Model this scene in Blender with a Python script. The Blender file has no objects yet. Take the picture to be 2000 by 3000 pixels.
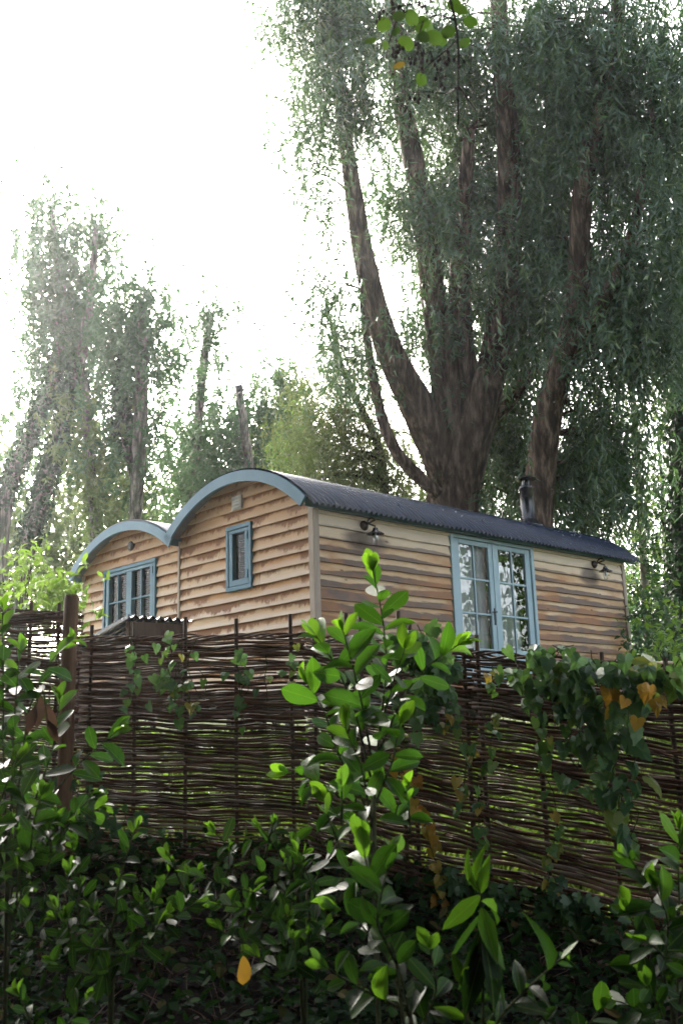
import bpy, math
import numpy as np
from mathutils import Vector
R = np.random.default_rng(7)
SC = bpy.context.scene
COL = SC.collection
rad = math.radians

# ------------------------------------------------------------------ camera
PITCH, ROLL, FPX = 0.22419, 0.03132, 2917.0
_f = np.array([0, math.cos(PITCH), math.sin(PITCH)])
_x0 = np.array([1.0, 0, 0]); _u0 = np.array([0, -math.sin(PITCH), math.cos(PITCH)])
_X = math.cos(ROLL)*_x0 - math.sin(ROLL)*_u0
_U = math.sin(ROLL)*_x0 + math.cos(ROLL)*_u0
def at(px, py, D):
    """point of the place seen at photo pixel (px,py), D metres in front of the lens"""
    px = np.asarray(px, float); py = np.asarray(py, float); D = np.asarray(D, float)
    return (_f + _X*((px-1000)/FPX)[..., None] - _U*((py-1500)/FPX)[..., None])*D[..., None]
cam = bpy.data.cameras.new('camera'); co = bpy.data.objects.new('camera', cam); COL.objects.link(co)
from mathutils import Matrix
m = Matrix(((_X[0], _U[0], -_f[0], 0), (_X[1], _U[1], -_f[1], 0), (_X[2], _U[2], -_f[2], 0), (0, 0, 0, 1)))
co.matrix_world = m
cam.sensor_fit = 'VERTICAL'; cam.sensor_height = 36; cam.sensor_width = 24; cam.lens = 35.0
cam.clip_start = 0.05; cam.clip_end = 2000
cam.dof.use_dof = True; cam.dof.focus_distance = 11.5; cam.dof.aperture_fstop = 4.5
SC.camera = co

# ------------------------------------------------------------------ node helpers
def newmat(name):
    mt = bpy.data.materials.new(name); mt.use_nodes = True
    nt = mt.node_tree; nt.nodes.clear()
    out = nt.nodes.new('ShaderNodeOutputMaterial')
    return mt, nt, out
def nd(nt, t, **kw):
    n = nt.nodes.new(t)
    for k, v in kw.items():
        if k in n.inputs.keys(): n.inputs[k].default_value = v
        else: setattr(n, k, v)
    return n
def ln(nt, a, b): nt.links.new(a, b)
def ramp(nt, fac, stops, interp='LINEAR'):
    r = nt.nodes.new('ShaderNodeValToRGB'); r.color_ramp.interpolation = interp
    e = r.color_ramp.elements
    while len(e) < len(stops): e.new(0.5)
    for i, (p, c) in enumerate(stops):
        e[i].position = p; e[i].color = (*c, 1) if len(c) == 3 else c
    if fac is not None: ln(nt, fac, r.inputs[0])
    return r.outputs[0]
def mixc(nt, fac, a, b, mode='MIX'):
    n = nt.nodes.new('ShaderNodeMix'); n.data_type = 'RGBA'; n.blend_type = mode
    for s, v in ((n.inputs[0], fac), (n.inputs[6], a), (n.inputs[7], b)):
        if hasattr(v, 'links'): ln(nt, v, s)
        elif isinstance(v, (int, float)): s.default_value = v
        else: s.default_value = (*v, 1)
    return n.outputs[2]
def mth(nt, op, a, b=None, c=None, clamp=False):
    n = nt.nodes.new('ShaderNodeMath'); n.operation = op; n.use_clamp = clamp
    for s, v in zip(n.inputs, (a, b, c)):
        if v is None: continue
        if hasattr(v, 'links'): ln(nt, v, s)
        else: s.default_value = v
    return n.outputs[0]
def noise(nt, vec, scale, detail=3, rough=0.55, dim='3D'):
    n = nd(nt, 'ShaderNodeTexNoise', Scale=scale, Detail=detail, Roughness=rough)
    if vec is not None: ln(nt, vec, n.inputs['Vector'])
    return n.outputs['Fac']
def attr(nt, name):
    return nd(nt, 'ShaderNodeAttribute', attribute_name=name).outputs['Fac']
def objcoord(nt, scale=(1, 1, 1)):
    tc = nd(nt, 'ShaderNodeTexCoord'); mp = nd(nt, 'ShaderNodeMapping'); mp.inputs['Scale'].default_value = scale
    ln(nt, tc.outputs['Object'], mp.inputs['Vector']); return mp.outputs[0]
def bump(nt, h, strength=0.3, dist=0.02):
    b = nd(nt, 'ShaderNodeBump', Strength=strength, Distance=dist); ln(nt, h, b.inputs['Height']); return b.outputs[0]
def principled(nt, out, color, rough=0.6, spec=0.5, metal=0.0, normal=None):
    p = nd(nt, 'ShaderNodeBsdfPrincipled')
    for s, v in ((p.inputs['Base Color'], color), (p.inputs['Roughness'], rough)):
        if hasattr(v, 'links'): ln(nt, v, s)
        elif isinstance(v, (int, float)): s.default_value = v
        else: s.default_value = (*v, 1)
    p.inputs['Specular IOR Level'].default_value = spec; p.inputs['Metallic'].default_value = metal
    if normal is not None: ln(nt, normal, p.inputs['Normal'])
    if out is not None: ln(nt, p.outputs[0], out.inputs[0])
    return p

def leafmat(name, cols, trans, rough=0.45, spec=0.4, tfac=0.35, under=None, rib=None):
    """cols: ramp stops over the per-leaf random value"""
    mt, nt, out = newmat(name)
    c = ramp(nt, attr(nt, 'rnd'), cols)
    if under is not None:
        g = nd(nt, 'ShaderNodeNewGeometry'); c = mixc(nt, g.outputs['Backfacing'], c, under)
    nz = noise(nt, objcoord(nt), 25, 2)
    c = mixc(nt, mth(nt, 'MULTIPLY', nz, 0.35), c, mixc(nt, 1.0, c, (0.6, 0.6, 0.5), 'MULTIPLY'))
    if rib:
        c = mixc(nt, ramp(nt, noise(nt, objcoord(nt), 60, 3), [(.66, (0, 0, 0)), (.72, (.6, .6, .6))]), c, (.07, .05, .02))
        c = mixc(nt, ramp(nt, attr(nt, 'lat'), [(.015, (.8, .8, .8)), (.045, (0, 0, 0))]), c, rib)
    p = principled(nt, None, c, rough, spec, normal=bump(nt, noise(nt, objcoord(nt), 55, 3), .35, .006) if rib else None)
    t = nd(nt, 'ShaderNodeBsdfTranslucent')
    tc = ramp(nt, attr(nt, 'rnd'), trans) if isinstance(trans, list) else None
    if tc is None: t.inputs[0].default_value = (*trans, 1)
    else: ln(nt, tc, t.inputs[0])
    mx = nd(nt, 'ShaderNodeMixShader'); mx.inputs[0].default_value = tfac
    ln(nt, p.outputs[0], mx.inputs[1]); ln(nt, t.outputs[0], mx.inputs[2]); ln(nt, mx.outputs[0], out.inputs[0])
    return mt

def barkmat(name, c1, c2, ridge=14, moss=None, strength=0.9):
    mt, nt, out = newmat(name)
    v = objcoord(nt, (1, 1, 0.16)); n1 = noise(nt, v, ridge, 5, 0.65)
    v2 = objcoord(nt, (1, 1, .5)); n2 = noise(nt, v2, 2.2, 4)
    c = ramp(nt, n1, [(0.38, tuple(x*0.3 for x in c1)), (0.5, c1), (0.64, c2)])
    if moss: c = mixc(nt, ramp(nt, n2, [(0.48, (0, 0, 0)), (0.66, (1, 1, 1))]), c, moss)
    else: c = mixc(nt, mth(nt, 'MULTIPLY', n2, 0.4), c, tuple(x*0.7 for x in c1))
    principled(nt, out, c, 0.85, 0.2, normal=bump(nt, n1, strength, 0.12))
    return mt

# ------------------------------------------------------------------ object helpers
def tag(o, label=None, cat=None, group=None, kind=None):
    if label: o['label'] = label
    if cat: o['category'] = cat
    if group: o['group'] = group
    if kind: o['kind'] = kind
    return o
def thing(name, loc, label, cat, group=None, rz=0.0):
    o = bpy.data.objects.new(name, None); COL.objects.link(o); o.empty_display_size = 0.2
    o.location = tuple(float(a) for a in loc); o.rotation_euler = (0, 0, rz)
    return tag(o, label, cat, group)
def wloc(o):
    p = np.zeros(3)
    while o is not None: p = p + np.array(o.location); o = o.parent
    return p
def mesh_np(name, V, F, mat, parent=None, local=False, smooth=False, attrs=None):
    """V (n,3), F list of index arrays (m,k); world coordinates unless local"""
    V = np.asarray(V, float)
    if parent is not None and not local: V = V - wloc(parent)
    me = bpy.data.meshes.new(name)
    if isinstance(F, np.ndarray): F = [F]
    F = [np.asarray(f, np.int64) for f in F if len(f)]
    loops = np.concatenate([f.ravel() for f in F]); tot = np.concatenate([np.full(len(f), f.shape[1]) for f in F])
    start = np.concatenate([[0], np.cumsum(tot)[:-1]])
    me.vertices.add(len(V)); me.vertices.foreach_set('co', V.astype(np.float32).ravel())
    me.loops.add(len(loops)); me.loops.foreach_set('vertex_index', loops.astype(np.int32))
    me.polygons.add(len(tot)); me.polygons.foreach_set('loop_start', start.astype(np.int32))
    try: me.polygons.foreach_set('loop_total', tot.astype(np.int32))
    except Exception: pass
    me.polygons.foreach_set('use_smooth', np.full(len(tot), smooth, bool))
    me.update(calc_edges=True)
    for k, a in (attrs or {}).items():
        at_ = me.attributes.new(k, 'FLOAT', 'POINT'); at_.data.foreach_set('value', np.asarray(a, np.float32))
    me.materials.append(mat)
    o = bpy.data.objects.new(name, me); COL.objects.link(o)
    if parent is not None: o.parent = parent
    return o
class MB:
    def __init__(s): s.v = []; s.f = {3: [], 4: []}; s.n = 0; s.a = {}
    def add(s, V, F, **at_):
        V = np.asarray(V, float); F = np.asarray(F)
        s.v.append(V); s.f[F.shape[1]].append(F + s.n); s.n += len(V)
        for k, x in at_.items():
            s.a.setdefault(k, []).append(np.broadcast_to(np.asarray(x, float), (len(V),)).copy())
        return s
    def addm(s, V, Fs, **at_):
        V = np.asarray(V, float); s.v.append(V)
        for F in Fs:
            F = np.asarray(F); s.f[F.shape[1]].append(F + s.n)
        s.n += len(V)
        for k, x in at_.items():
            s.a.setdefault(k, []).append(np.broadcast_to(np.asarray(x, float), (len(V),)).copy())
        return s
    def box(s, lo, hi, bev=0.0, **at_):
        lo = np.minimum(lo, hi).astype(float); hi2 = np.maximum(lo, np.array(hi, float)); hi = hi2
        x0, y0, z0 = lo; x1, y1, z1 = hi
        if bev <= 0:
            V = [(x0, y0, z0), (x1, y0, z0), (x1, y1, z0), (x0, y1, z0), (x0, y0, z1), (x1, y0, z1), (x1, y1, z1), (x0, y1, z1)]
            F = [(0, 3, 2, 1), (4, 5, 6, 7), (0, 1, 5, 4), (1, 2, 6, 5), (2, 3, 7, 6), (3, 0, 4, 7)]
            return s.add(V, F, **at_)
        b = min(bev, (x1-x0)*.45, (y1-y0)*.45, (z1-z0)*.45)
        def ring(z, i): return [(x0+i, y0, z), (x1-i, y0, z), (x1, y0+i, z), (x1, y1-i, z), (x1-i, y1, z), (x0+i, y1, z), (x0, y1-i, z), (x0, y0+i, z)]
        def ring2(z): return [(x0+b, y0+b, z), (x1-b, y0+b, z), (x1-b, y0+b, z), (x1-b, y1-b, z), (x1-b, y1-b, z), (x0+b, y1-b, z), (x0+b, y1-b, z), (x0+b, y0+b, z)]
        V = ring2(z0) + ring(z0+b, b) + ring(z1-b, b) + ring2(z1)
        F = []
        for k in range(3):
            for i in range(8):
                j = (i+1) % 8; F.append((k*8+i, k*8+j, k*8+8+j, k*8+8+i))
        F += [(0, 6, 4, 2)]; F += [(24, 26, 28, 30)]
        return s.add(V, F, **at_)
    def tube(s, P, r, n=8, cap=True, wob=0.0, rng=None, **at_):
        P = np.asarray(P, float); m = len(P); r = np.broadcast_to(np.asarray(r, float), (m,))
        T = np.gradient(P, axis=0); T /= np.linalg.norm(T, axis=1)[:, None] + 1e-9
        ref = np.array([0, 0, 1.0]) if abs(T[:, 2]).mean() < 0.8 else np.array([0, 1.0, 0])
        A = np.cross(T, ref); A /= np.linalg.norm(A, axis=1)[:, None] + 1e-9; B = np.cross(T, A)
        th = np.arange(n)*2*math.pi/n
        rr = r[:, None]*np.ones((1, n))
        if wob > 0:
            q = (rng or R)
            ph = q.uniform(0, 6.28, 6); zz = np.cumsum(np.r_[0, np.linalg.norm(np.diff(P, axis=0), axis=1)])
            w = sum(np.sin((k+2)*th[None, :] + ph[k] + zz[:, None]*q.uniform(-.8, .8))*(1.0/(k+1.5)) for k in range(6))
            rr = rr*(1 + wob*w + wob*.5*q.normal(size=rr.shape))
        V = P[:, None] + rr[..., None]*(A[:, None]*np.cos(th)[None, :, None] + B[:, None]*np.sin(th)[None, :, None])
        V = V.reshape(-1, 3)
        i = np.arange(m-1)[:, None]*n; j = np.arange(n)[None]; jn = (j+1) % n
        F = np.stack([i+j, i+jn, i+n+jn, i+n+j], -1).reshape(-1, 4)
        Fs = [F]
        if cap:
            V = np.vstack([V, P[:1], P[-1:]]); k = m*n
            jj = np.arange(n)
            Fs.append(np.stack([np.full(n, k), (jj+1) % n, jj], -1)); Fs.append(np.stack([np.full(n, k+1), (m-1)*n+jj, (m-1)*n+(jj+1) % n], -1))
        return s.addm(V, Fs, **at_)
    def lathe(s, prof, c, axis='z', n=20, **at_):
        prof = np.asarray(prof, float); th = np.arange(n)*2*math.pi/n
        r = prof[:, 0][:, None]; h = prof[:, 1][:, None]*np.ones((1, n))
        a = r*np.cos(th); b = r*np.sin(th)
        if axis == 'z': V = np.stack([a, b, h], -1)
        elif axis == 'y': V = np.stack([a, h, b], -1)
        else: V = np.stack([h, a, b], -1)
        V = V.reshape(-1, 3) + np.asarray(c, float); m = len(prof)
        i = np.arange(m-1)[:, None]*n; j = np.arange(n)[None]; jn = (j+1) % n
        return s.add(V, np.stack([i+j, i+jn, i+n+jn, i+n+j], -1).reshape(-1, 4), **at_)
    def build(s, name, mat, parent=None, local=False, smooth=False):
        V = np.concatenate(s.v); F = [np.concatenate(f) for f in s.f.values() if f]
        return mesh_np(name, V, F, mat, parent, local, smooth, {k: np.concatenate(a) for k, a in s.a.items() if sum(map(len, a)) == len(V)})
def copy_tree(o, parent=None):
    c = o.copy(); COL.objects.link(c)
    if parent is not None: c.parent = parent
    for ch in list(o.children): copy_tree(ch, c)
    return c

# ------------------------------------------------------------------ leaves
def nrm(a): return a/(np.linalg.norm(a, axis=-1, keepdims=True) + 1e-9)
T_KITE = (np.array([(0, 0, 0), (.42, .5, .02), (1, 0, -.04), (.42, -.5, .02)]), np.array([(0, 1, 2), (0, 2, 3)]))
def blade(st, fold=.25, arch=.18, wav=0.0):
    """leaf outline by stations (x, halfwidth); returns template"""
    V = []; F = []
    for x, w in st:
        z = -arch*x*x + wav*math.sin(x*9)
        V += [(x, w, z+fold*w), (x, 0, z), (x, -w, z+fold*w)]
    for i in range(len(st)-1):
        a = 3*i; b = a+3
        for p, q in ((0, 1), (1, 2)):
            F += [(a+p, b+p, b+q), (a+p, b+q, a+q)]
    return np.array(V, float), np.array(F)
T_LAUREL = blade([(-.08, .015), (.0, .02), (.08, .17), (.25, .34), (.45, .46), (.65, .5), (.82, .40), (.93, .2), (1, .01)], .18, .16)
T_LANCE = blade([(0, .03), (.12, .25), (.35, .5), (.6, .46), (.85, .22), (1, .01)], .2, .3)
T_BROAD = blade([(0, .05), (.25, .42), (.6, .5), (1, .02)], .2, .2)
def fan(outline, dome=.1):
    o = np.array(outline, float); c = np.array([[.42, 0, 0]])
    z = -dome*((o[:, 0]-.42)**2 + o[:, 1]**2)*3
    V = np.vstack([np.c_[o, z], c]); n = len(o)
    F = np.array([(n, i, (i+1) % n) for i in range(n)])
    return V, F
_h = [(0.08, 0), (-.07, .14), (-.12, .3), (-.02, .46), (.13, .53), (.23, .43), (.36, .46), (.48, .34), (.6, .33), (.72, .19), (.86, .11), (1, 0)]
T_HEART = fan(_h + [(x+.02, -y*.92) for x, y in _h[-2:0:-1]], .2)
_i = [(0.05, 0), (-.05, .2), (.0, .42), (.18, .55), (.3, .36), (.5, .5), (.62, .44), (.6, .2), (.8, .14), (1, 0)]
T_IVY = fan(_i + [(x, -y) for x, y in _i[-2:0:-1]], .10)
_r = [(.0, 0), (.1, .25), (.3, .45), (.55, .5), (.8, .42), (.98, .2), (.93, 0)]
T_ROUND = fan(_r + [(x, -y) for x, y in _r[-2:0:-1]], .15)

def leaves(name, P, T, N, L, W, tmpl, mat, parent=None, smooth=False, rnd=None, rng=R):
    V0, F0 = tmpl; n = len(P); k = len(V0)
    T = nrm(T); B = nrm(np.cross(N, T)); N = np.cross(T, B)
    L = np.broadcast_to(np.asarray(L, float), (n,)); W = np.broadcast_to(np.asarray(W, float), (n,))
    V = (P[:, None] + (L[:, None]*V0[:, 0])[..., None]*T[:, None] + (W[:, None]*V0[:, 1])[..., None]*B[:, None]
         + (L[:, None]*V0[:, 2]*(rng.uniform(-.3, 2.3, n)[:, None] if k > 8 else 1.0))[..., None]*N[:, None])
    F = (F0[None] + (np.arange(n)*k)[:, None, None]).reshape(-1, 3)
    if rnd is None: rnd = rng.random(n)
    return mesh_np(name, V.reshape(-1, 3), F, mat, parent, False, smooth, {'rnd': np.repeat(rnd, k), 'lat': np.tile(abs(V0[:, 1]), n)} if k > 4 else {'rnd': np.repeat(rnd, k)})
def rdir(n, rng=R):
    return nrm(rng.normal(size=(n, 3)))

# ------------------------------------------------------------------ materials
M = {}
M['willow'] = leafmat('willow_leaf', [(0, (.017, .046, .017)), (.4, (.048, .104, .036)), (.75, (.115, .185, .065)), (1, (.31, .38, .22))],
                      (.10, .20, .045), .34, .40, .26, under=(.08, .14, .10))
M['willow_y'] = leafmat('willow_leaf_autumn', [(0, (.045, .07, .03)), (.5, (.08, .11, .045)), (.85, (.15, .16, .05)), (1, (.22, .19, .05))],
                        (.18, .24, .06), .5, .35, .35)
M['far'] = leafmat('distant_leaf', [(0, (.02, .055, .032)), (.6, (.045, .095, .055)), (1, (.10, .155, .085))], (.10, .2, .06), .5, .3, .35)
M['fary'] = leafmat('distant_pale_leaf', [(0, (.04, .075, .03)), (.6, (.08, .12, .045)), (1, (.16, .17, .055))], (.16, .23, .06), .5, .3, .4)
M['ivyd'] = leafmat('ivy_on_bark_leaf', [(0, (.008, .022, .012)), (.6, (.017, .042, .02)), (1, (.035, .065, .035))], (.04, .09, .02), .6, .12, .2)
M['bright'] = leafmat('sunny_shrub_leaf', [(0, (.05, .10, .02)), (.6, (.09, .17, .03)), (1, (.17, .25, .05))], (.22, .38, .04), .4, .4, .4)
M['laurel'] = leafmat('laurel_leaf', [(0, (.004, .012, .003)), (.45, (.008, .027, .004)), (.8, (.015, .048, .005)), (1, (.042, .11, .008))],
                      [(0, (.010, .034, .003)), (.7, (.034, .10, .006)), (1, (.11, .25, .012))], .46, .14, .34, rib=(.10, .17, .03))
M['ivy'] = leafmat('bindweed_leaf', [(0, (.03, .08, .034)), (.5, (.07, .16, .058)), (.78, (.12, .23, .05)), (.9, (.2, .22, .05)), (1, (.32, .2, .03))],
                   [(0, (.05, .11, .03)), (.75, (.12, .24, .03)), (1, (.4, .28, .03))], .42, .4, .33)
M['yellow'] = leafmat('yellow_leaf', [(0, (.34, .28, .05)), (.5, (.42, .26, .03)), (1, (.36, .14, .02))], (.36, .2, .02), .5, .3, .35)
M['dead'] = leafmat('dead_leaf', [(0, (.014, .010, .008)), (.6, (.034, .022, .018)), (1, (.16, .11, .09))], (.12, .06, .03), .6, .3, .15)
M['alder'] = leafmat('alder_leaf', [(0, (.02, .05, .008)), (.7, (.035, .08, .01)), (.9, (.05, .10, .012)), (1, (.22, .18, .015))],
                     [(0, (.03, .07, .006)), (.9, (.05, .10, .008)), (1, (.20, .14, .01))], .45, .25, .35)
M['laurelb'] = leafmat('bright_laurel_leaf', [(0, (.010, .032, .004)), (.45, (.020, .062, .006)), (.8, (.04, .11, .008)), (1, (.08, .19, .012))], [(0, (.02, .07, .005)), (.7, (.06, .17, .008)), (1, (.17, .36, .015))], .44, .14, .36, rib=(.12, .2, .03))
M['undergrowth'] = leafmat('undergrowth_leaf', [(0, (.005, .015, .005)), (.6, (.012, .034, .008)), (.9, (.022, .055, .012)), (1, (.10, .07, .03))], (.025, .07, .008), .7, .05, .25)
M['grass'] = leafmat('grass_blade', [(0, (.04, .08, .015)), (.6, (.08, .14, .02)), (1, (.16, .19, .04))], (.25, .36, .05), .5, .3, .4)
M['bark'] = barkmat('willow_bark', (.078, .052, .036), (.25, .18, .13), 11, strength=1.0)
M['barkf'] = barkmat('distant_bark', (.11, .10, .085), (.27, .245, .205), 9, moss=(.06, .075, .05))
M['barkd'] = barkmat('dark_bark', (.035, .028, .022), (.07, .055, .045), 12)
M['birch'] = barkmat('birch_bark', (.3, .27, .23), (.5, .46, .4), 6, moss=(.1, .085, .07))
M['stem'] = barkmat('green_stem', (.05, .06, .02), (.09, .10, .035), 40)

def mk_paint(name, ca, cb):
    mt, nt, out = newmat(name); v = objcoord(nt)
    n1 = noise(nt, v, 3.0, 4); n2 = noise(nt, objcoord(nt, (1, 1, 1)), 60, 3)
    c = ramp(nt, n1, [(.3, ca), (.7, cb)])
    c = mixc(nt, ramp(nt, n2, [(.62, (0, 0, 0)), (.8, (.35, .35, .35))]), c, tuple(x*.75 for x in ca))
    principled(nt, out, c, .5, .22, normal=bump(nt, n2, .08, .004)); return mt
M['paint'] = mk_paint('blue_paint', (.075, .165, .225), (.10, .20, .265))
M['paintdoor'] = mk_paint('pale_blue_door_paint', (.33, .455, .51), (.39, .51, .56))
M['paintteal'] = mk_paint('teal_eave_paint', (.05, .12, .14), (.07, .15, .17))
def mk_simple(name, c, rough, spec=.4, metal=0., ns=8, var=.25, bs=.1):
    mt, nt, out = newmat(name); n1 = noise(nt, objcoord(nt), ns, 4)
    col = ramp(nt, n1, [(.3, tuple(x*(1-var) for x in c)), (.7, tuple(min(1, x*(1+var)) for x in c))])
    principled(nt, out, col, rough, spec, metal, bump(nt, n1, bs, .01)); return mt
M['roof'] = mk_simple('dark_slate_blue_roof_sheet', (.016, .025, .050), .27, .5, ns=5, var=.3, bs=.03)
M['roofpale'] = mk_simple('pale_worn_roof_sheet', (.3, .3, .32), .4, .5, ns=4)
M['soffit'] = mk_simple('grey_soffit', (.10, .105, .11), .7)
M['black'] = mk_simple('black_enamel', (.012, .012, .016), .25, .6, bs=.02)
M['bronze'] = mk_simple('dark_bronze', (.06, .045, .038), .45, .5, .6)
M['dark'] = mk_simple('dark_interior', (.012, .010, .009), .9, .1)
M['curtain'] = mk_simple('pale_linen', (.78, .80, .79), .9, .1, ns=3, var=.08)
M['blind'] = mk_simple('grey_blind', (.045, .047, .046), .8, .2)
M['vent'] = mk_simple('weathered_grey_plastic', (.42, .40, .37), .6)
M['iron'] = mk_simple('dark_iron', (.03, .03, .032), .5, .4)
def mk_glass(name, k):
    mt, nt, out = newmat(name)
    fr = nd(nt, 'ShaderNodeFresnel', IOR=1.5)
    nz = noise(nt, objcoord(nt), 2.2, 2); b = bump(nt, nz, .06, .05)
    g = nd(nt, 'ShaderNodeBsdfGlossy', Roughness=.01); ln(nt, b, g.inputs['Normal'])
    t = nd(nt, 'ShaderNodeBsdfTransparent'); t.inputs[0].default_value = (.9, .94, .93, 1)
    mx = nd(nt, 'ShaderNodeMixShader'); ln(nt, mth(nt, 'MULTIPLY', fr.outputs[0], k, clamp=True), mx.inputs[0])
    ln(nt, t.outputs[0], mx.inputs[1]); ln(nt, g.outputs[0], mx.inputs[2]); ln(nt, mx.outputs[0], out.inputs[0])
    return mt
M['glass'] = mk_glass('window_glass', .6); M['doorglass'] = mk_glass('door_glass', 5.0)
def mk_jar():
    mt, nt, out = newmat('clear_lamp_glass')
    g = nd(nt, 'ShaderNodeBsdfGlossy', Roughness=.03); t = nd(nt, 'ShaderNodeBsdfTransparent'); t.inputs[0].default_value = (.9, .92, .93, 1)
    lw = nd(nt, 'ShaderNodeLayerWeight', Blend=.35); mx = nd(nt, 'ShaderNodeMixShader')
    ln(nt, lw.outputs['Facing'], mx.inputs[0]); ln(nt, t.outputs[0], mx.inputs[1]); ln(nt, g.outputs[0], mx.inputs[2]); ln(nt, mx.outputs[0], out.inputs[0])
    return mt
M['jar'] = mk_jar()
def mk_emit(name, c, s):
    mt, nt, out = newmat(name); e = nd(nt, 'ShaderNodeEmission', Strength=s); e.inputs[0].default_value = (*c, 1); ln(nt, e.outputs[0], out.inputs[0]); return mt
M['bulb'] = mk_emit('lit_bulb', (1, .75, .5), 4.0)

def mk_clad(name, side):
    """weathered larch boards; attributes: bh height within a board 0..1, al metres along it, br random per board, zz height on wall"""
    mt, nt, out = newmat(name)
    bh, al, br, zz = (attr(nt, k) for k in ('bh', 'al', 'br', 'zz'))
    def vec(sx, sy, off=0.0):
        c = nd(nt, 'ShaderNodeCombineXYZ'); ln(nt, mth(nt, 'MULTIPLY', al, sx), c.inputs[0]); ln(nt, mth(nt, 'MULTIPLY', bh, sy), c.inputs[1])
        ln(nt, mth(nt, 'MULTIPLY_ADD', br, 37.0, off), c.inputs[2]); return c.outputs[0]
    grain = noise(nt, vec(2.2, 9), 2.0, 6, .65)
    patch = noise(nt, vec(1.1, 1.2, 5), 1.4, 4, .6)
    tone = mth(nt, 'MULTIPLY_ADD', br, .45, mth(nt, 'MULTIPLY', patch, .7))
    c = ramp(nt, tone, [(.25, (.66, .53, .38)), (.5, (.58, .41, .25)), (.72, (.49, .28, .12)), (.9, (.38, .175, .06))])
    c = mixc(nt, mth(nt, 'MULTIPLY', grain, .36), c, mixc(nt, 1.0, c, (.52, .42, .36), 'MULTIPLY'))
    if side == 'end':
        hi = ramp(nt, zz, [(0, (0, 0, 0)), (1, (1, 1, 1))])
        c = mixc(nt, mth(nt, 'MULTIPLY', hi, .75), c, mixc(nt, .5, c, (.38, .17, .06)))
        grey = ramp(nt, mth(nt, 'ADD', mth(nt, 'SUBTRACT', .55, bh), mth(nt, 'MULTIPLY', mth(nt, 'SUBTRACT', patch, .5), 1.2)), [(.0, (0, 0, 0)), (.35, (1, 1, 1))])
        lo = mth(nt, 'MULTIPLY', grey, mth(nt, 'SUBTRACT', .85, mth(nt, 'MULTIPLY', hi, .8)), clamp=True)
        c = mixc(nt, lo, c, (.62, .55, .48))
        # tannin drips under each lap
        d1 = noise(nt, vec(16, 1.5, 9), 1.0, 5, .7); d2 = noise(nt, vec(1.7, .2, 3), 1.0, 3)
        reach = mth(nt, 'MULTIPLY', mth(nt, 'MULTIPLY', d1, mth(nt, 'MULTIPLY', d2, d2)), 4.6)
        depth = mth(nt, 'SUBTRACT', reach, mth(nt, 'SUBTRACT', 1.0, bh))
        drip = ramp(nt, depth, [(.0, (0, 0, 0)), (.30, (1, 1, 1))])
        c = mixc(nt, mth(nt, 'MULTIPLY', drip, .88), c, (.17, .066, .024))
    else:
        c = mixc(nt, .6, c, mixc(nt, patch, (.80, .68, .50), (.64, .40, .20)))
        # damp dark lower halves, shaped stains
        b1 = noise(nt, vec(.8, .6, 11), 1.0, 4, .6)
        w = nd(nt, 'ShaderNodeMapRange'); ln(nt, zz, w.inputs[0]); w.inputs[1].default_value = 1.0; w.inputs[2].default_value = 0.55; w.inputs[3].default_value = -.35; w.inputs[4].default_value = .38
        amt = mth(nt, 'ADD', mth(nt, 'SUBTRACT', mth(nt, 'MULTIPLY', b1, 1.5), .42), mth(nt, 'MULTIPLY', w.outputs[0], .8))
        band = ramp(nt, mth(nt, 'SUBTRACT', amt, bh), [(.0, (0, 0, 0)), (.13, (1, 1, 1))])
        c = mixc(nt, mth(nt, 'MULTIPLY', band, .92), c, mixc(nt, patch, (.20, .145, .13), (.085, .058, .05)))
        b2 = noise(nt, vec(1.6, .5, 21), 1.0, 3)
        org = ramp(nt, mth(nt, 'ADD', b2, mth(nt, 'MULTIPLY', w.outputs[0], .3)), [(.56, (0, 0, 0)), (.72, (1, 1, 1))])
        c = mixc(nt, mth(nt, 'MULTIPLY', org, .55), c, (.42, .19, .08))
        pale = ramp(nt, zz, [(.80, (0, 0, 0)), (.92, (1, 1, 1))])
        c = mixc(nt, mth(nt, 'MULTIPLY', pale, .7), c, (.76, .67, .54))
        # two sooty stains below the wall lamps
        for u0 in (.86, 5.75):
            dx = mth(nt, 'DIVIDE', mth(nt, 'SUBTRACT', al, u0), .42 if u0 < 2 else .3); dz = mth(nt, 'DIVIDE', mth(nt, 'SUBTRACT', zz, .815 if u0 < 2 else .83), .095)
            rr = mth(nt, 'ADD', mth(nt, 'MULTIPLY', dx, dx), mth(nt, 'MULTIPLY', dz, dz))
            rr = mth(nt, 'ADD', rr, mth(nt, 'MULTIPLY', mth(nt, 'SUBTRACT', b1, .5), 2.2))
            st = ramp(nt, rr, [(.25, (1, 1, 1)), (1.0, (0, 0, 0))])
            c = mixc(nt, mth(nt, 'MULTIPLY', st, .8), c, (.10, .078, .072))
    kn = nd(nt, 'ShaderNodeTexVoronoi', Scale=1.0); ln(nt, vec(2.2, .9, 2), kn.inputs['Vector'])
    c = mixc(nt, ramp(nt, kn.outputs['Distance'], [(.045, (.8, .8, .8)), (.09, (0, 0, 0))]), c, (.13, .06, .03))
    principled(nt, out, c, .72, .25, normal=bump(nt, grain, .35, .012))
    return mt
M['clad_end'] = mk_clad('weathered_larch_end', 'end'); M['clad_long'] = mk_clad('weathered_larch_side', 'long')
def mk_wood(name, c1, c2, rough=.75):
    mt, nt, out = newmat(name); n1 = noise(nt, objcoord(nt, (1, 1, .12)), 22, 5, .65); n2 = noise(nt, objcoord(nt), 4, 3)
    c = ramp(nt, n1, [(.3, c1), (.7, c2)]); c = mixc(nt, mth(nt, 'MULTIPLY', n2, .5), c, tuple(x*.55 for x in c1))
    principled(nt, out, c, rough, .25, normal=bump(nt, n1, .35, .01)); return mt
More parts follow.
